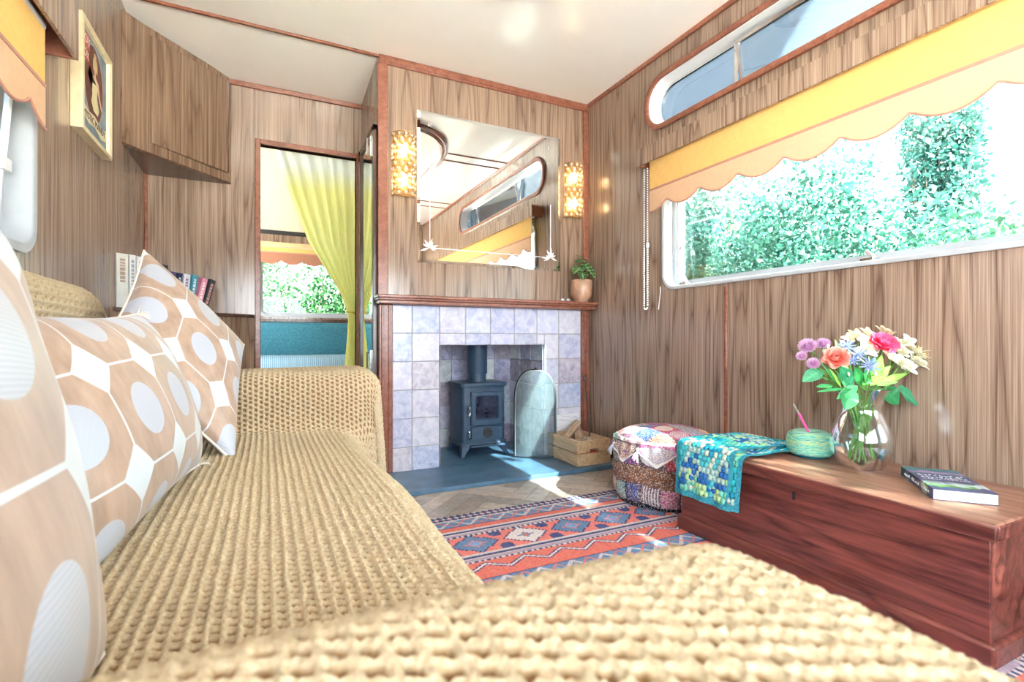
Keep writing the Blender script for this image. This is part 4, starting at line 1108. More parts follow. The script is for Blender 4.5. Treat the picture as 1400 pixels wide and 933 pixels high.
stemm = plain('green stem', (.13, .32, .07), .5, var=.25, scale=80)
leafd = vcol('bouquet leaf', .4, trans=.3, spec=.4)
petal = vcol('petal', .6, trans=.3, spec=.2)
def leaf_mesh(name, parent, base, tip, w, nrm, c, droop=.15, m=14, n=9, vein=1.5, wavy=.0, mat=None, cup=.2):
    base, tip = Vector(base), Vector(tip); ax = tip-base; L = ax.length; ax.normalize(); sx = ax.cross(Vector(nrm))
    sx = sx.normalized() if sx.length > 1e-4 else ax.orthogonal().normalized(); nz = sx.cross(ax)
    P = np.zeros((m, n, 3)); Cc = np.zeros((m, n, 3))
    for i in range(m):
        t = i/(m-1); wd = w*max(.02, math.sin(PI*t**.8))**.8
        for j in range(n):
            s = j/(n-1)*2-1
            P[i, j] = base+ax*t*L+sx*s*wd+nz*(-droop*L*t*t-cup*wd*(1-abs(s))+wavy*wd*math.sin(t*14)*abs(s))
            k = vein if abs(s) < .12 or abs(((t*6-abs(s)*1.2) % 1)-.5) < .05 else 1
            Cc[i, j] = [min(1, q*k*(.9+.2*((i*7+j*3) % 5)/5)) for q in c]
    return P, Cc
def add_leaf(parent, *a, **kw):
    P, Cc = leaf_mesh('leaf', parent, *a, **kw); return grid_obj('leaf', P, kw.get('mat') or leafd, parent, col=Cc)
class Bloom:
    """collects petals as one mesh"""
    def __init__(s): s.mb = MB()
    def petal(s, c, ax, up, L, w, col, curl=.4, tipc=None, m=6, n=5, cup=.3, notch=0):
        ax, up = Vector(ax).normalized(), Vector(up).normalized(); sx = ax.cross(up).normalized(); nz = sx.cross(ax)
        vs = []; cs = []
        for i in range(m):
            t = i/(m-1); wd = w*math.sin(PI*(.12+.78*t))**.7*(1 if t < .99 else .75)
            for j in range(n):
                q = j/(n-1)*2-1
                vs.append(Vector(c)+ax*(t*L*(1-notch*(1-abs(q))*t))+sx*q*wd+nz*(curl*L*t*t+cup*wd*q*q))
                k = tipc if tipc else col; f = t**1.5
                cs.append(tuple((a*(1-f)+b_*f)*(.92+.16*rnd.random()) for a, b_ in zip(col, k)))
        o = len(s.mb.v); s.mb.v += [tuple(v) for v in vs]; s.mb.c += cs
        for i in range(m-1):
            for j in range(n-1): s.mb.f.append((o+i*n+j, o+i*n+j+1, o+(i+1)*n+j+1, o+(i+1)*n+j)); s.mb.mi.append(0)
    def done(s, parent, name='bloom'): return s.mb.build(name, petal, parent, colname='col', recalc=False, smooth=180)
def frame(d):
    d = Vector(d).normalized(); a = d.orthogonal().normalized(); return d, a, d.cross(a)
def rose(bl, c, d, R, col, tip):
    d, a, b_ = frame(d)
    for lay, (n, tilt, sc) in enumerate(((4, .25, .5), (5, .5, .68), (6, .85, .85), (7, 1.15, 1.0), (6, 1.45, 1.02))):
        for k in range(n):
            t = 2*PI*k/n+lay*.6; rad = a*math.cos(t)+b_*math.sin(t)
            ax = d*math.cos(tilt)+rad*math.sin(tilt)
            bl.petal(Vector(c)-d*R*.45+rad*R*.12, ax, d*math.sin(tilt)-rad*math.cos(tilt)+rad*.0, R*sc*1.05, R*.5*sc, col, .35 if lay < 3 else .1, tip, cup=.5)
def mum(bl, c, d, R, col, tip):
    d, a, b_ = frame(d); bl.mb.col = col; bl.mb.sphere(Vector(c)-d.normalized()*R*.1, R*.42, 8, 6)
    for lay in range(6):
        tilt = .15+lay*.27; n = 5+lay*4
        for k in range(n):
            t = 2*PI*(k+rnd.random()*.4)/n+lay*.4; rad = a*math.cos(t)+b_*math.sin(t)
            ax = d*math.cos(tilt)+rad*math.sin(tilt); bl.petal(Vector(c)-d*R*.25, ax, d*math.sin(tilt)-rad*math.cos(tilt), R*(.75+.05*lay), R*.13, col, .25, tip, m=4, n=3)
def lily(bl, c, d, R, col, tip, n=6, thr=(.92, .9, .72)):
    d, a, b_ = frame(d)
    for k in range(n):
        t = 2*PI*k/n+rnd.random()*.2; rad = a*math.cos(t)+b_*math.sin(t); tilt = .6+.35*(k % 2)
        ax = d*math.cos(tilt)+rad*math.sin(tilt); bl.petal(Vector(c)-d*R*.4, ax, d*math.sin(tilt)-rad*math.cos(tilt), R*1.25, R*.46, thr, -.25, tip if k % 2 else col, cup=.4)
    for k in range(5):
        t = 2*PI*k/5; rad = a*math.cos(t)+b_*math.sin(t); bl.mb.col = (.8, .7, .3); p = Vector(c)-d*R*.3; bl.mb.tube([p, p+d*R*.5+rad*R*.1, p+d*R*.8+rad*R*.25], .0007, 4)
def eryng(bl, c, d, R):
    d, a, b_ = frame(d)
    for k in range(26):
        t = k*2.4; el = math.acos(1-1.25*(k+.5)/26); rad = a*math.cos(t)+b_*math.sin(t); ax = d*math.cos(el)+rad*math.sin(el)
        bl.petal(Vector(c), ax, rad+d*.3, R*rnd.uniform(.75, 1.05), R*.07, (.35, .42, .62), .1, (.12, .2, .5) if k % 3 else (.6, .68, .8), m=4, n=3)
    bl.mb.col = (.25, .33, .55); bl.mb.sphere(c, R*.3, 8, 6)
FG = 'stems in the vase bouquet'
def stem_path(head, foot, neck, k=12):
    h, f, nk = Vector(head), Vector(foot), Vector(neck); pts = []
    for i in range(k+1):
        t = i/k; pts.append(f*(1-t)**2+2*nk*t*(1-t)+h*t*t)
    return pts
cnt_f = [0]
def flower(label, cat, heads, kind, R, col=None, tip=None, leaves=1, name='cut_flower'):
    """heads: list of (px,py,depth) as seen; built at its own place in the vase"""
    cnt_f[0] += 1; i = cnt_f[0]
    H = [at(*h) for h in heads]; ang = i*2.4
    foot = VC+Vector((.035*math.cos(ang+PI), .035*math.sin(ang+PI), .016)); neck = VC+Vector((.028*math.cos(ang), .028*math.sin(ang), .2))
    cen = sum(H, Vector())/len(H)
    dirn = Vector((cen.x-VC.x, cen.y-VC.y, 0)); neck = VC+Vector((dirn.x, dirn.y, 0)).normalized()*min(.036, dirn.length*.5)+Vector((0, 0, .205)); foot = VC-Vector((dirn.x, dirn.y, 0)).normalized()*.03+Vector((.012*math.cos(ang), .012*math.sin(ang), .016))
    t = thing(name, label, cat, (0, 0, 0), 0, FG)
    mb = MB(); fork = neck.lerp(cen, .5)
    for k, h in enumerate(H):
        if len(H) == 1 or k == 0:
            pts = stem_path(h, foot, neck); mb.tube(pts, .0022, 6)
            if k == 0: fork = pts[8]
        else: mb.tube([fork, fork.lerp(h, .5)+Vector((0, 0, -.006)), h], .0014, 5)
        bl = Bloom(); d = (h-VC-Vector((0, 0, .14))).normalized()+Vector((-.55, -.75, .25))
        r_ = R*(1 if k == 0 else .82)
        if kind == 'rose': rose(bl, h, d, r_, col, tip)
        elif kind == 'mum': mum(bl, h, d, r_, col, tip)
        elif kind == 'lily': lily(bl, h, d+Vector((rnd.uniform(-.5, .5), rnd.uniform(-.5, .5), rnd.uniform(-.3, .3))), r_, col, tip)
        elif kind == 'eryng': eryng(bl, h, d, r_)
        elif kind == 'bud':
            bl.mb.col = col; bl.mb.sphere(h, r_, 8, 6, (1, 1, 1.5))
        bl.done(t)
    mb.build('stem', stemm, t)
    pts = stem_path(H[0], foot, neck)
    for k in range(leaves):
        p = pts[8+k]; dd = Vector((rnd.uniform(-1, 1), rnd.uniform(-1, .6), rnd.uniform(-.1, .7))).normalized()*rnd.uniform(.035, .06)
        add_leaf(t, p, p+dd, .011, (0, -.4, 1), (.13, .42, .08), .2)
    return t
MAU, MAU2 = (.5, .22, .45), (.75, .5, .7)
flower('mauve pompom chrysanthemum highest on the left of the bouquet', 'flower', [(1104, 473, 1.42), (1125, 470, 1.45)], 'mum', .026, MAU, MAU2)
flower('small mauve chrysanthemum low at the far left of the bouquet', 'flower', [(1112, 497, 1.40), (1096, 487, 1.41)], 'mum', .019, MAU, MAU2)
flower('coral rose facing front on the left of the bouquet', 'flower', [(1143, 488, 1.37)], 'rose', .031, (.85, .14, .1), (.9, .5, .4), 2)
flower('bright pink rose standing tallest on the right of the bouquet', 'flower', [(1210, 467, 1.42)], 'rose', .036, (.85, .03, .14), (.9, .16, .32), 2)
flower('peach alstroemeria at the top middle of the bouquet', 'flower', [(1172, 459, 1.47), (1186, 455, 1.47), (1162, 463, 1.46), (1180, 464, 1.44)], 'lily', .024, (.85, .45, .3), (.9, .75, .45))
flower('cream alstroemeria just right of the pink rose', 'flower', [(1228, 472, 1.47), (1240, 468, 1.48), (1234, 482, 1.44)], 'lily', .03, (.9, .86, .68), (.92, .88, .78))
flower('cream alstroemeria at the far right edge of the bouquet', 'flower', [(1254, 480, 1.47), (1262, 486, 1.46), (1250, 492, 1.44), (1258, 497, 1.45)], 'lily', .03, (.9, .88, .72), (.92, .9, .82))
flower('white alstroemeria low on the right, below the pink rose', 'flower', [(1232, 496, 1.41), (1219, 488, 1.40), (1242, 503, 1.41)], 'lily', .027, (.88, .85, .75), (.92, .92, .88))
flower('white alstroemeria in the centre, left of the pink rose', 'flower', [(1184, 478, 1.43), (1195, 474, 1.44)], 'lily', .027, (.88, .8, .7), (.92, .86, .82))
flower('peach alstroemeria just above the pink rose', 'flower', [(1207, 452, 1.49), (1216, 455, 1.49)], 'lily', .02, (.85, .5, .4), (.9, .75, .6))
flower('blue sea holly at the upper left centre of the bouquet', 'flower', [(1158, 474, 1.41)], 'eryng', .026)
flower('pale blue sea holly in the middle of the bouquet', 'flower', [(1174, 486, 1.38), (1166, 494, 1.38)], 'eryng', .027)
flower('deep blue sea holly at the front centre of the bouquet', 'flower', [(1189, 501, 1.35)], 'eryng', .03)
flower('small white bud spray at the left of the coral rose', 'flower', [(1132, 474, 1.43), (1150, 468, 1.45), (1126, 480, 1.42), (1197, 512, 1.37), (1160, 512, 1.36)], 'bud', .0045, (.75, .8, .65), None, 3)
def foliage(label, leaves, foot_a):
    t = thing('leaf_stem', label, 'leaf stem', (0, 0, 0), 0, FG)
    foot = VC+Vector((.03*math.cos(foot_a), .03*math.sin(foot_a), .016)); mb = MB()
    for (bx, by, bd), (tx, ty, td), w, nr, c in leaves:
        b0, t0 = at(bx, by, bd), at(tx, ty, td); neck = VC+Vector(((b0.x-VC.x)*.3, (b0.y-VC.y)*.3, .215))
        mb.tube(stem_path(b0, foot, neck), .0018, 6)
        add_leaf(t, b0, t0, w, nr, c, .12, wavy=.08, m=18)
    mb.build('stem', stemm, t); return t
DG, MG, LG = (.03, .24, .08), (.06, .4, .12), (.28, .6, .1)
foliage('dark glossy leaf hanging over the front of the vase rim', [((1166, 532, 1.37), (1158, 560, 1.35), .024, (-.5, -1, .3), DG), ((1172, 528, 1.37), (1146, 545, 1.36), .014, (-.5, -1, .5), MG)], 1)
foliage('pair of broad leaves reaching out to the right of the vase', [((1212, 531, 1.42), (1232, 553, 1.42), .027, (-.6, -.9, .5), DG), ((1228, 530, 1.43), (1262, 553, 1.45), .024, (-.5, -.8, .7), (.05, .33, .16))], 3)
foliage('broad pale leaf at the far left below the mauve flowers', [((1124, 505, 1.41), (1098, 520, 1.40), .02, (-.6, -.8, .8), (.1, .4, .2)), ((1138, 528, 1.39), (1117, 527, 1.38), .01, (-.2, -.6, 1), MG)], 4)
foliage('dark leaves filling the middle of the bouquet under the sea holly', [((1165, 527, 1.38), (1152, 502, 1.36), .02, (-.6, -1, .3), (.04, .3, .13)), ((1185, 525, 1.38), (1200, 488, 1.39), .017, (-.5, -1, .2), MG), ((1178, 526, 1.4), (1172, 503, 1.37), .016, (-.5, -1, .3), MG), ((1160, 524, 1.42), (1146, 462, 1.46), .012, (-.5, -1, .3), LG)], 5.5)
foliage('lime green leaves on the right under the cream flowers', [((1195, 525, 1.38), (1208, 487, 1.36), .015, (-.6, -1, .2), LG), ((1205, 524, 1.38), (1240, 508, 1.37), .011, (-.3, -.7, 1), LG), ((1200, 527, 1.36), (1228, 520, 1.35), .008, (-.2, -.6, 1), (.2, .5, .1)), ((1190, 527, 1.38), (1219, 500, 1.37), .013, (-.6, -1, .5), LG)], 2.2)
foliage('thin grassy green sprays at the left of the vase rim', [((1150, 530, 1.38), (1128, 498, 1.38), .005, (-.5, -1, .5), MG), ((1150, 530, 1.38), (1138, 505, 1.37), .005, (-.5, -1, .5), LG), ((1153, 532, 1.37), (1118, 533, 1.37), .007, (-.2, -.6, 1), MG), ((1156, 530, 1.37), (1146, 508, 1.37), .005, (-.5, -1, .5), MG)], .3)

# ================================================================== POUF
pc = Vector((1.508, 1.625, .0068)); PR, PH = .205, .285
pf = thing('patchwork_pouf', 'round patchwork embroidered pouf beside the chest end', 'pouf', pc)
nt_, nz_ = 560, 300
prof = fillet([(.06, .0), (PR-.012, 0), (PR, .05), (PR*1.015, PH*.5), (PR, PH-.03), (PR-.05, PH+.006), (0.001, PH+.022)], [0, .012, .03, .05, .06, .03, 0])
pr_, s_ = resample(prof, float(np.sum(np.linalg.norm(np.diff(prof, axis=0), axis=1)))/nz_)
th = np.linspace(0, 2*PI, nt_, endpoint=False)
Rr, TH_ = np.meshgrid(pr_[:, 0], th, indexing='ij'); Zz = np.repeat(pr_[:, 1:], nt_, 1)
def motif(u, v, seed, kind):
    """u,v in 0..1 cell coords, returns colour array"""
    pal = np.array([(.62, .6, .62), (.55, .08, .12), (.06, .12, .38), (.5, .1, .28), (.7, .3, .12), (.16, .1, .12), (.72, .55, .48), (.1, .32, .28)])
    def pick(k): return pal[np.mod(np.floor(np.mod(np.sin(seed*12.9898+k*78.233)*43758.5, 1)*len(pal)).astype(int), len(pal))]
    bg, c1, c2 = pick(1), pick(2), pick(3)
    r = np.sqrt((u-.5)**2+((v-.5)*1.1)**2); a = np.arctan2(v-.5, u-.5)
    rings = np.where(np.mod(r*9+.25*np.sin(a*8), 1) < .45, 1., 0.)
    out = np.where(((kind == 0) & (r < .44))[..., None], np.where(rings[..., None] > 0, c1, c2*.6+.3), bg)
    st = np.mod(u*7, 1) < .5
    out = np.where((kind == 1)[..., None], np.where(st[..., None], c1, c2), out)
    sq = np.sin((u+.3*np.sin(v*9+seed))*26)*np.sin((v+.3*np.sin(u*8))*24)
    out = np.where(((kind == 2) & (sq > .15))[..., None], c2, out)
    pais = ((u-.5-.12*np.sin(v*5))**2/.05+(v-.5)**2/.16) < 1
    out = np.where(((kind == 3) & pais)[..., None], np.where(rings[..., None] > 0, np.array([.7, .68, .75]), c2), out)
    return out
def patches(S, Z, rows, wid):
    row = np.zeros(S.shape, int)
    for k, z0 in enumerate(rows[1:-1]): row = row+(Z > z0)
    zr0 = np.array(rows)[row]; zr1 = np.array(rows)[row+1]; v = (Z-zr0)/(zr1-zr0)
    w = np.array(wid)[np.mod(row, len(wid))]; off = np.mod(np.sin(row*3.7)*91.7, 1); ncell = np.round(2*PI*PR/w)
    uu = S/(2*PI)*ncell+off; cell = np.mod(np.floor(uu), ncell); u = uu-np.floor(uu)
    seed = row*17.3+cell*5.1; kind = np.floor(np.mod(np.sin(seed*3.3)*9172.3, 1)*4).astype(int)
    c = motif(u, v, seed, kind)
    seam = np.minimum(np.minimum(u, 1-u)*w, np.minimum(v, 1-v)*(zr1-zr0))
    c = np.where((seam < .0035)[..., None], np.array([.12, .08, .1]), c)
    return c, seam, row
col, seam, row = patches(TH_+.03*np.sin(Zz*30), Zz+.006*np.sin(TH_*5), [-.01, .018, .095, .165, .24, .5], [.5, .075, .16, .1, .08])
br = row == 2
emb = (np.mod(Zz*160+2*np.sin(TH_*17)+np.sin(TH_*53), 1) < .4)
col = np.where(br[..., None], np.where(emb[..., None], np.array([.45, .22, .1]), np.array([.1, .06, .06])), col)
col = np.where((row == 0)[..., None], np.array([.02, .018, .03]), col)
top = (pr_[:, 1] > PH-.02)[:, None] & (TH_ > -1)
X_, Y_ = Rr*np.cos(TH_), Rr*np.sin(TH_)
ux, uy = X_/.085+20, Y_/.085+20; cs = np.floor(ux)*3.1+np.floor(uy)*7.7
tcol = motif(ux % 1, uy % 1, cs, np.floor(np.mod(np.sin(cs*3.1)*771.3, 1)*4).astype(int))
col = np.where(top[..., None], tcol, col)
flap = (pr_[:, 1] > PH-.062)[:, None] & ~top
fcol = motif((TH_*9/2/PI*2) % 1, (Zz-PH+.062)/.045, np.floor(TH_*18/2/PI)*2.7, np.zeros(TH_.shape, int)+2)
col = np.where(flap[..., None], .55*fcol+.45*np.array([.8, .82, .8]), col)
spk = rng.random(col.shape[:2]); 
col = np.where((spk > .9)[..., None], np.array([.85, .85, .85]), col*(.75+.5*rng.random(col.shape[:2]))[..., None])
bump_ = .006*np.clip(seam/.02, 0, 1)*(row > 0)*(~top)+.0015*rng.random(col.shape[:2])+.004*snoise(TH_*2, Zz*20, 3, 1)
P = np.stack([(Rr+bump_)*np.cos(TH_), (Rr+bump_)*np.sin(TH_), Zz+.004*snoise(X_, Y_, 9, 3)*(Zz > .1)], -1)
pm = vcol('patchwork cloth', .9, spec=.15)
grid_obj('cover', P, pm, pf, col=np.clip(col, 0, 1), closed_v=True)
# zigzag skirt hanging from the top edge
nz2 = 40; th2 = np.linspace(0, 2*PI, 640, endpoint=False); T2, V2 = np.meshgrid(np.linspace(0, 1, nz2), th2, indexing='ij')
zigz = np.abs(np.mod(V2*9/(2*PI), 1)-.5)*2; ln = .03+.055*(1-zigz)
Zs = PH-.028-T2*ln; Rs = PR+.004+.012*T2+.003*np.sin(V2*27)
fc = motif(np.mod(V2*9/(2*PI), 1), T2, np.floor(V2*9/(2*PI))*3.3, np.full(V2.shape, 0))
ed = (T2 > .86); fc = np.where(ed[..., None], np.array([.78, .78, .76]), fc); fc = np.where((rng.random(V2.shape) > .85)[..., None], np.array([.85, .85, .85]), fc*(.8+.4*rng.random(V2.shape))[..., None])
grid_obj('zigzag_skirt', np.stack([Rs*np.cos(V2), Rs*np.sin(V2), Zs], -1), pm, pf, col=np.clip(fc, 0, 1), closed_v=True)
for k in range(9):
    a = 2*PI*(k+.5)/9; mb = MB(); p = Vector(((PR+.018)*math.cos(a), (PR+.018)*math.sin(a), PH-.108))
    a2 = 2*PI*k/9; p = Vector(((PR+.012)*math.cos(a2), (PR+.012)*math.sin(a2), PH-.05))
    mb.col = rnd.choice([(.75, .75, .78), (.5, .6, .75), (.6, .4, .6)]); mb.sphere(p, .008, 8, 6)
    for j in range(14):
        b_ = Vector((math.cos(a2)*rnd.uniform(0, .03)+rnd.uniform(-.012, .012), math.sin(a2)*rnd.uniform(0, .03)+rnd.uniform(-.012, .012), -rnd.uniform(.03, .05)))
        mb.tube([p, p+b_*.5+Vector((math.cos(a2), math.sin(a2), 0))*.004, p+b_], .0013, 4)
    mb.build('tassel', pm, pf, colname='col')

# ================================================================== ROLLER BLINDS AND PELMETS
yel = fabric('yellow blind cloth', (.84, .53, .19), .8, 900, .06, trans=.06)
pea = fabric('peach blind hem', (.74, .48, .31), .8, 900, .05, trans=.05)
brd = plain('dusty pink braid', (.5, .24, .18), .9)
def scallops(a0, a1, cusp, per, z, dip, n=14):
    pts = []; N = int(abs(a1-a0)/per*n)
    for i in range(N+1):
        a = a0+(a1-a0)*i/N; f = ((a-cusp)/per) % 1; pts.append((a, z-dip*math.sin(PI*f)**.75))
    return pts
def blind(label, fn, a0, a1, ztop, zmid, zb, cusp, per, dip, hem=None):
    t = thing('roller_blind', label, 'blind', (0, 0, 0))
    MB().prism(rect(a0, zmid, a1, ztop), fn, -.001, .001).build('cloth', yel, t)
    sc = scallops(a0, a1, cusp, per, zb, dip)
    mb = MB(); n = len(sc); vs = []
    for d in (-.0022, .0002):
        for a, z in sc: vs += [fn(a, zmid, d), fn(a, z, d)]
    fs = []
    for l in (0, 2*n):
        for i in range(n-1): fs.append((l+2*i, l+2*i+1, l+2*i+3, l+2*i+2))
    mb.add(vs, fs); mb.build('scalloped_hem', hem or pea, t, recalc=False)
    mb = MB()
    for i in range(n-1):
        mb.tube([fn(*sc[i], -.003), fn(*sc[i+1], -.003)], .0035, 5)
    mb.build('hem_braid', brd, t)
    MB().box(fn(a0, zmid-.004, -.004), fn(a1, zmid+.006, -.001)).build('top_braid', brd, t, bevel=.001)
    mb = MB(); mb.tube([fn(a0-.0, ztop+.005, .012), fn(a1, ztop+.005, .012)], .016, 16); mb.build('roller', MT['white'], t)
    return t
fBR = lambda a, b, d: (1.662+d, a, b)
blind('long yellow scalloped roller blind over the large right window', fBR, -.7, 1.89, 1.535, 1.392, 1.330, 1.772, .1955, .042)
fBL = lambda a, b, d: (-.495-d, a, b)
blind('yellow scalloped roller blind over the left window', fBL, .2, 1.625, 1.445, 1.30, 1.235, 1.53, .1955, .04)
fBE = lambda a, b, d: (a, BY-.05+d, b)
blind('small peach scalloped blind over the far bedroom window', fBE, -.14, .95, 1.40, 1.355, 1.295, .1, .16, .03, fabric('dusky peach blind hem', (.42, .2, .13), .8, 900, .05, trans=.05))
# pelmets
pl = thing('window_pelmet', 'walnut pelmet box running along above the right hand blind', 'pelmet', (0, 0, 0))
MB().box((1.63, -.75, 1.52), (1.64, 1.947, 1.6)).build('front_board', MT['panel'], pl)
MB().box((1.64, -.75, 1.59), (XR-.001, 1.947, 1.6)).build('top_board', MT['panel'], pl)
for y in (-.75, 1.938): MB().box((1.64, y, 1.52), (XR-.001, y+.009, 1.59)).build('end_board', MT['red_trim'], pl)
pl = thing('window_pelmet', 'walnut pelmet box above the left hand blind', 'pelmet', (0, 0, 0))
MB().box((-.472, .2, 1.437), (-.463, 1.755, 1.6)).build('front_board', MT['panel'], pl)
MB().box((-.472, .2, 1.6), (XL+.001, 1.755, 1.61)).build('top_board', MT['panel'], pl)
MB().box((-.472, 1.746, 1.437), (XL+.001, 1.755, 1.6)).build('end_board', MT['red_trim'], pl)
MB().box((-.505, 1.64, 1.43), (XL+.001, 1.665, 1.475)).build('roller_bracket', MT['red_trim'], pl)
pl = thing('window_pelmet', 'dark wooden pelmet above the bedroom blind', 'pelmet', (0, 0, 0))
MB().box((-.2, BY-.09, 1.395), (1.0, BY-.08, 1.43)).build('front_board', plain('pale pelmet edge', (.75, .48, .25), .4), pl); MB().box((-.2, BY-.08, 1.42), (1.0, BY-.001, 1.43)).build('top_board', MT['dark_trim'], pl)
# bead chain
mb = MB(); ce = []
for i in range(60): ce.append((1.655, 1.922-.0, 1.50-.0112*i))
for k in range(5): a = PI*(k+1)/6; ce.append((1.655, 1.91+.012*math.cos(a), .832-.012*math.sin(a)))
for i in range(60): ce.append((1.655, 1.898, .84+.0112*i))
for p in ce: mb.sphere(p, .0038, 6, 4)
tag(mb.build('bead_chain', plain('white plastic beads', (.85, .85, .88), .3), None), 'white bead pull chain hanging at the end of the right blind', 'chain')
o = MB().lathe([(.004, -.012), (.007, -.006), (.007, .006), (.004, .012)], 12).build('chain_connector', plain('clear chain clip', (.85, .87, .9), .2), bpy.data.objects['bead_chain']); o.location = (1.655, 1.898, 1.13)
mb = MB(); mb.tube([(XR-.006, 1.875, .93), (XR-.008, 1.872, .9), (XR-.006, 1.884, .84), (XR-.004, 1.89, .82)], .002, 6)
tag(mb.build('pull_cord', plain('white cord', (.85, .85, .85), .8), None), 'short white cord hanging below the corner of the large window', 'cord')

# ================================================================== FRAMED POSTER
pcx = thing('framed_poster', 'gold framed vintage show poster on the left wall by the cabinet', 'picture', (-.505, 2.111, 1.5))
fP = lambda a, b, d: (-d, a, b)
w, h = .161, .179
mb = MB(); mb.loft([[fP(a, b, d) for a, b in rect(-w+i, -h+i, w-i, h-i)] for i, d in ((0, .03), (0, 0), (.008, -.003), (.018, .002), (.02, .012))]); mb.build('frame', plain('gold frame', (.8, .68, .45), .35, .25, var=.1), pcx, bevel=.001)
MB().prism(rect(-w+.015, -h+.015, w-.015, h-.015), fP, .012, .028).build('backing', plain('dark blue grey print', (.2, .26, .33), .5, var=.25, scale=25), pcx)
def flat(name, polys, m, d=.0112):
    mb = MB()
    for p in polys: mb.add([fP(a, b, d) for a, b in p], [tuple(range(len(p)))])
    return mb.build(name, m, pcx)
ell = lambda cx, cy, rx, ry, n=28: [(cx+rx*math.cos(2*PI*k/n), cy+ry*math.sin(2*PI*k/n)) for k in range(n)]
flat('print_border', [rect(-w+.021, -h+.021, -w+.026, h-.021), rect(w-.026, -h+.021, w-.021, h-.021)], plain('print border', (.7, .68, .6), .6))
flat('oval_ground', [ell(.0, .02, .098, .125)], plain('print dark red', (.16, .05, .035), .6), .0115)
flat('oval_line', [[*ell(.0, .02, .104, .131)]], plain('print grey blue', (.45, .47, .46), .6), .0118)
skin = plain('print skin', (.75, .52, .38), .6)
flat('figure', [ell(.008, .083, .016, .021), [(0, .066), (.014, .066), (.016, .05), (.045, .042), (.062, .0), (.085, -.03), (.078, -.04), (.05, -.012), (.034, .015), (.03, -.03), (-.022, -.03), (-.028, .012), (-.05, .03), (-.04, .06), (-.05, .064), (-.066, .028), (-.03, .0), (-.02, .046), (0, .05)]], skin, .0108)
flat('figure_hair', [ell(.007, .1, .021, .014), ell(-.01, .084, .006, .02), ell(.026, .084, .006, .02), ell(.007, .118, .012, .008)], plain('print fair hair', (.7, .55, .25), .6), .0104)
flat('figure_dress', [[(-.024, .022), (.032, .026), (.026, -.012), (.05, -.05), (.034, -.072), (-.012, -.07), (-.036, -.045), (-.022, -.012)]], plain('print cream dress', (.78, .7, .42), .6), .0102)
flat('banner', [[(-.13, -.075), (-.06, -.09), (.0, -.083), (.07, -.098), (.135, -.088), (.135, -.125), (.07, -.138), (0, -.12), (-.06, -.13), (-.13, -.112)]], plain('print banner', (.75, .66, .45), .6), .0098)
flat('title_panel', [rect(-.13, .105, -.05, .15), rect(-.13, .062, -.062, .1)], plain('print red panel', (.5, .1, .08), .6), .0101)
def text(name, s, loc, size, m, parent, rot, align='CENTER', ext=.0003, sx=1):
    c = bpy.data.curves.new(name, 'FONT'); c.body = s; c.size = size; c.align_x = align; c.align_y = 'CENTER'; c.extrude = ext
    o = bpy.data.objects.new(name, c); COL.objects.link(o); me = bpy.data.meshes.new_from_object(o.evaluated_get(bpy.context.evaluated_depsgraph_get()))
    bpy.data.objects.remove(o); me.materials.clear(); me.materials.append(m); o = bpy.data.objects.new(name, me); COL.objects.link(o); o.parent = parent; o.location = loc; o.rotation_euler = rot
    return o
rt = (PI/2, 0, PI/2)
text('banner_lettering', 'MYSTIC MANDY', (-.0094, .0, -.108), .032, MT['black'], pcx, rt)
text('title_lettering', 'ROY', (-.0096, -.09, .128), .04, plain('print cream ink', (.82, .75, .62), .6), pcx, rt)
text('title_lettering', 'ROX', (-.0096, -.096, .081), .034, bpy.data.materials['print cream ink'], pcx, rt)

# ================================================================== BEDROOM BEYOND THE DOOR
bs = thing('bench_seat', 'teal upholstered bench seat under the bedroom window', 'bench', (0, 0, 0))
teal = fabric('teal ribbed cloth', (.05, .19, .25), .9, 500, .25)
b = NB('pale blue corduroy'); o_ = b.coord(); x, y, z = b.sep(o_)
b.pbr(b.ramp(b.math('SINE', b.math('MULTIPLY', x, 500)), [(.2, (.16, .3, .4)), (.8, (.38, .52, .62))]), .9)
softbox('back_cushion', (-.6, BY-.17, .50), (1.3, BY-.035, .805), .04, bs, teal)
softbox('seat_cushion', (-.6, 3.75, .40), (1.3, BY-.175, .555), .05, bs, b.m)
MB().box((-.6, 3.78, 0), (1.3, BY-.01, .398)).build('base', MT['cab'], bs)
# curtain
ct = thing('tied_curtain', 'sheer yellow green curtain tied to the right of the doorway', 'curtain', (0, 0, 0))
m, n = 110, 120; P = np.zeros((m, n, 3)); 
key = [(1.735, .036, .475), (1.541, .095, .47), (1.227, .21, .47), (.95, .385, .474), (.84, .425, .476), (.81, .432, .476), (.7, .425, .474), (.45, .40, .472), (.05, .36, .47)]
kz = [k[0] for k in key][::-1]; k0 = [k[1] for k in key][::-1]; k1 = [k[2] for k in key][::-1]
for i in range(m):
    z = 1.735-(1.69)*i/(m-1); a0, a1 = np.interp(z, kz, k0), np.interp(z, kz, k1); wdt = a1-a0
    for j in range(n):
        t = j/(n-1); amp = .006+.008*min(1, wdt/.3); P[i, j] = (a0+wdt*t, YD+.085+amp*math.sin(t*2*PI*6.5+1.2*math.sin(z*3)+.6*math.sin(t*9))+.01*math.sin(z*9+t*5), z+.012*math.sin(t*19)*(1.735-z)*.3)
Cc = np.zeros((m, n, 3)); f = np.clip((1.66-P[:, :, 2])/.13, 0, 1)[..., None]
Cc[:] = np.array([.84, .9, .88])*(1-f)+np.array([.86, .87, .4])*f  # cloth colour is pale at the top, turning yellow green below
grid_obj('cloth', P, vcol('sheer two tone curtain', .8, trans=.55), ct, col=Cc)
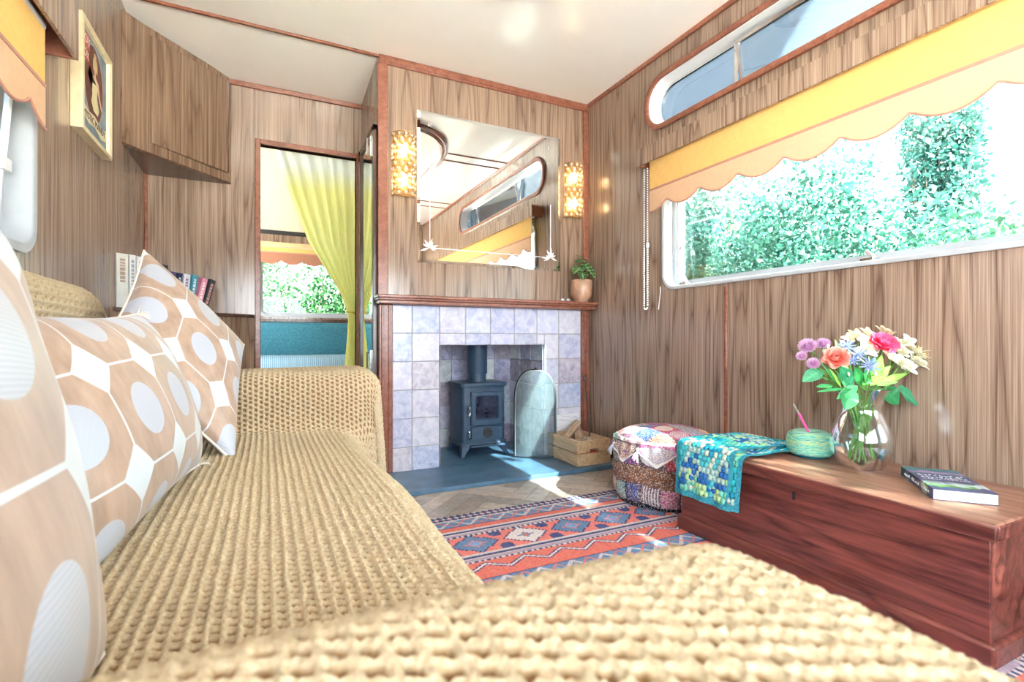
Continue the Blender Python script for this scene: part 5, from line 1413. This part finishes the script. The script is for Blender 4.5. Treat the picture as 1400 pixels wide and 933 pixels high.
MB().tube([(.425, YD+.06, .835), (.45, YD+.04, .83), (.478, YD+.055, .825), (.478, YD+.12, .825), (.44, YD+.125, .83), (.42, YD+.09, .835)], .006, 6, closed=True).build('tieback', plain('yellow tieback', (.7, .6, .15), .8), ct)
mb = MB(); mb.tube([(-.03, YD+.085, 1.745), (.48, YD+.085, 1.745)], .005, 8); tag(mb.build('curtain_wire', MT['chrome'], None), 'thin curtain wire across the top of the doorway', 'curtain rail')

# ================================================================== OUTSIDE
gm = plain('pale bounce ground', (.6, .58, .52), .95, var=.15, scale=6)  # unseen ground made pale to bounce daylight up to the ceiling
mb = MB(); mb.box((-30, -30, -.75), (40, 45, -.7)); struct('ground', mb, gm)
def leafmat(name, c, c2):
    b = NB(name); oi = b.n('ShaderNodeNewGeometry').outputs['Random Per Island']
    cc = b.ramp(oi, [(0, tuple(k*.6 for k in c)), (.5, c), (1, c2)])
    d = b.shader('ShaderNodeBsdfPrincipled', **{'Base Color': cc, 'Roughness': .55}); t = b.shader('ShaderNodeBsdfTranslucent', Color=cc)
    return b.surf(b.mixs(.42, d, t))
LM = [leafmat('hedge leaf', (.02, .1, .07), (.07, .2, .13)), leafmat('bright hedge leaf', (.025, .12, .06), (.1, .24, .11)), leafmat('tree leaf', (.02, .1, .08), (.08, .2, .16)), leafmat('bramble leaf', (.014, .085, .018), (.085, .18, .065))]
barkd = plain('grey brown bark', (.16, .12, .09), .95, var=.3)
def shrub(label, c, rx, ry, rz, nleaf, size, lm, name='leafy_shrub', group='greenery outside the windows', nb=14, twig=30, cat='shrub'):
    t = thing(name, label, cat, (c[0], c[1], -.7), 0, group)
    g = np.random.default_rng(int(abs(c[0]*100+c[1]*37))); z0 = c[2]+.7
    cl = g.normal(size=(nb*5, 3)); cl /= np.linalg.norm(cl, axis=1, keepdims=True); cl *= (g.random((nb*5, 1))**.45)
    cl = cl*np.array([rx, ry, rz])+np.array([0, 0, z0])
    ci = g.integers(0, len(cl), nleaf); p = cl[ci]+g.normal(size=(nleaf, 3))*np.array([rx, ry, rz])*.15
    p[:, 2] = np.maximum(p[:, 2], .05)
    d = g.normal(size=(nleaf, 3)); d[:, 2] -= .3; d /= np.linalg.norm(d, axis=1, keepdims=True)
    nn = g.normal(size=(nleaf, 3))+np.array([-.3, -.3, .7]); s = np.cross(d, nn); s /= np.linalg.norm(s, axis=1, keepdims=True)
    L = size*(.6+.8*g.random((nleaf, 1))); W = L*.36; k = np.cross(s, d)*L*.12
    V = np.stack([p, p+d*L*.5+s*W-k, p+d*L, p+d*L*.5-s*W-k], 1).reshape(-1, 3)
    me = bpy.data.meshes.new('foliage'); me.vertices.add(len(V)); me.vertices.foreach_set('co', V.astype(np.float32).ravel())
    me.loops.add(len(V)); me.loops.foreach_set('vertex_index', np.arange(len(V), dtype=np.int32)); me.polygons.add(nleaf); me.polygons.foreach_set('loop_start', (np.arange(nleaf)*4).astype(np.int32))
    me.update(calc_edges=True); me.materials.append(lm); o = bpy.data.objects.new('foliage', me); COL.objects.link(o); o.parent = t
    mb = MB()
    for i in range(twig):
        q = cl[i % len(cl)]; a = Vector((g.normal()*.06*rx, g.normal()*.06*ry, 0)); e = Vector(q)
        mb.tube([a, a.lerp(e, .5)+Vector((g.normal()*.08, g.normal()*.08, .1)), e], [.03*min(1, rz*.5), .016*min(1, rz*.5), .004], 5)
    mb.build('branches', barkd, t)
    return t
shrub('dense shrub seen behind the left end of the large window', (4.8, 4.6, 1.0), 1.1, 1.2, 1.6, 24000, .05, LM[0])
shrub('leafy shrub seen through the middle left of the large window', (4.9, 3.0, .95), 1.05, 1.0, 1.4, 22000, .05, LM[0])
shrub('sunlit shrub seen through the middle right of the large window', (4.5, 1.75, .68), .95, .9, 1.05, 20000, .046, LM[1])
shrub('tall slender tree rising above the hedge outside the large window', (6.3, 2.75, 2.4), .45, .36, 1.5, 8000, .055, LM[2], 'slender_tree', cat='tree')
shrub('big shrub at the right edge of the view through the large window', (4.9, .5, .85), 1.1, .85, 1.15, 22000, .05, LM[2])
shrub('far shrub behind the gap in the hedge outside the large window', (7.8, 6.2, 1.6), 1.6, 1.8, 2.0, 14000, .075, LM[2])
shrub('tangled bramble bush filling the bedroom window', (.55, 6.3, 1.1), 1.3, .8, 1.4, 20000, .05, LM[3], 'bramble_bush', twig=70, cat='bush')

shrub('unseen tree added beyond the near end of the large window to dapple the sun', (3.1, -2.5, 3.7), 1.0, 1.1, 1.1, 550, .1, LM[2], 'shade_tree', cat='tree')  # sparse tree out of view, added to break up the sun patches

# ================================================================== LIGHT
wd = bpy.data.worlds.new('daylight'); SC.world = wd; wd.use_nodes = True
nt = wd.node_tree; bg = nt.nodes['Background']; bg.inputs[0].default_value = (.86, .93, 1, 1); bg.inputs[1].default_value = SKY
sl = bpy.data.lights.new('sun', 'SUN'); sl.energy = SUN; sl.angle = math.radians(.6); sl.color = (1, .95, .86)
so = bpy.data.objects.new('sun', sl); COL.objects.link(so)
so.rotation_euler = Vector((-.4, .92, -.87)).to_track_quat('-Z', 'Y').to_euler(); so.location = (8, -6, 12)
SC.view_settings.view_transform = 'Standard'; SC.view_settings.look = 'None'; SC.view_settings.gamma = 1
SC.view_settings.use_curve_mapping = False; SC.view_settings.exposure = EXPO
cy = SC.cycles
cy.use_denoising = True; cy.max_bounces = 10; cy.diffuse_bounces = 6; cy.glossy_bounces = 5; cy.transmission_bounces = 6; cy.transparent_max_bounces = 24
cy.caustics_reflective = False; cy.caustics_refractive = False; cy.sample_clamp_indirect = 8
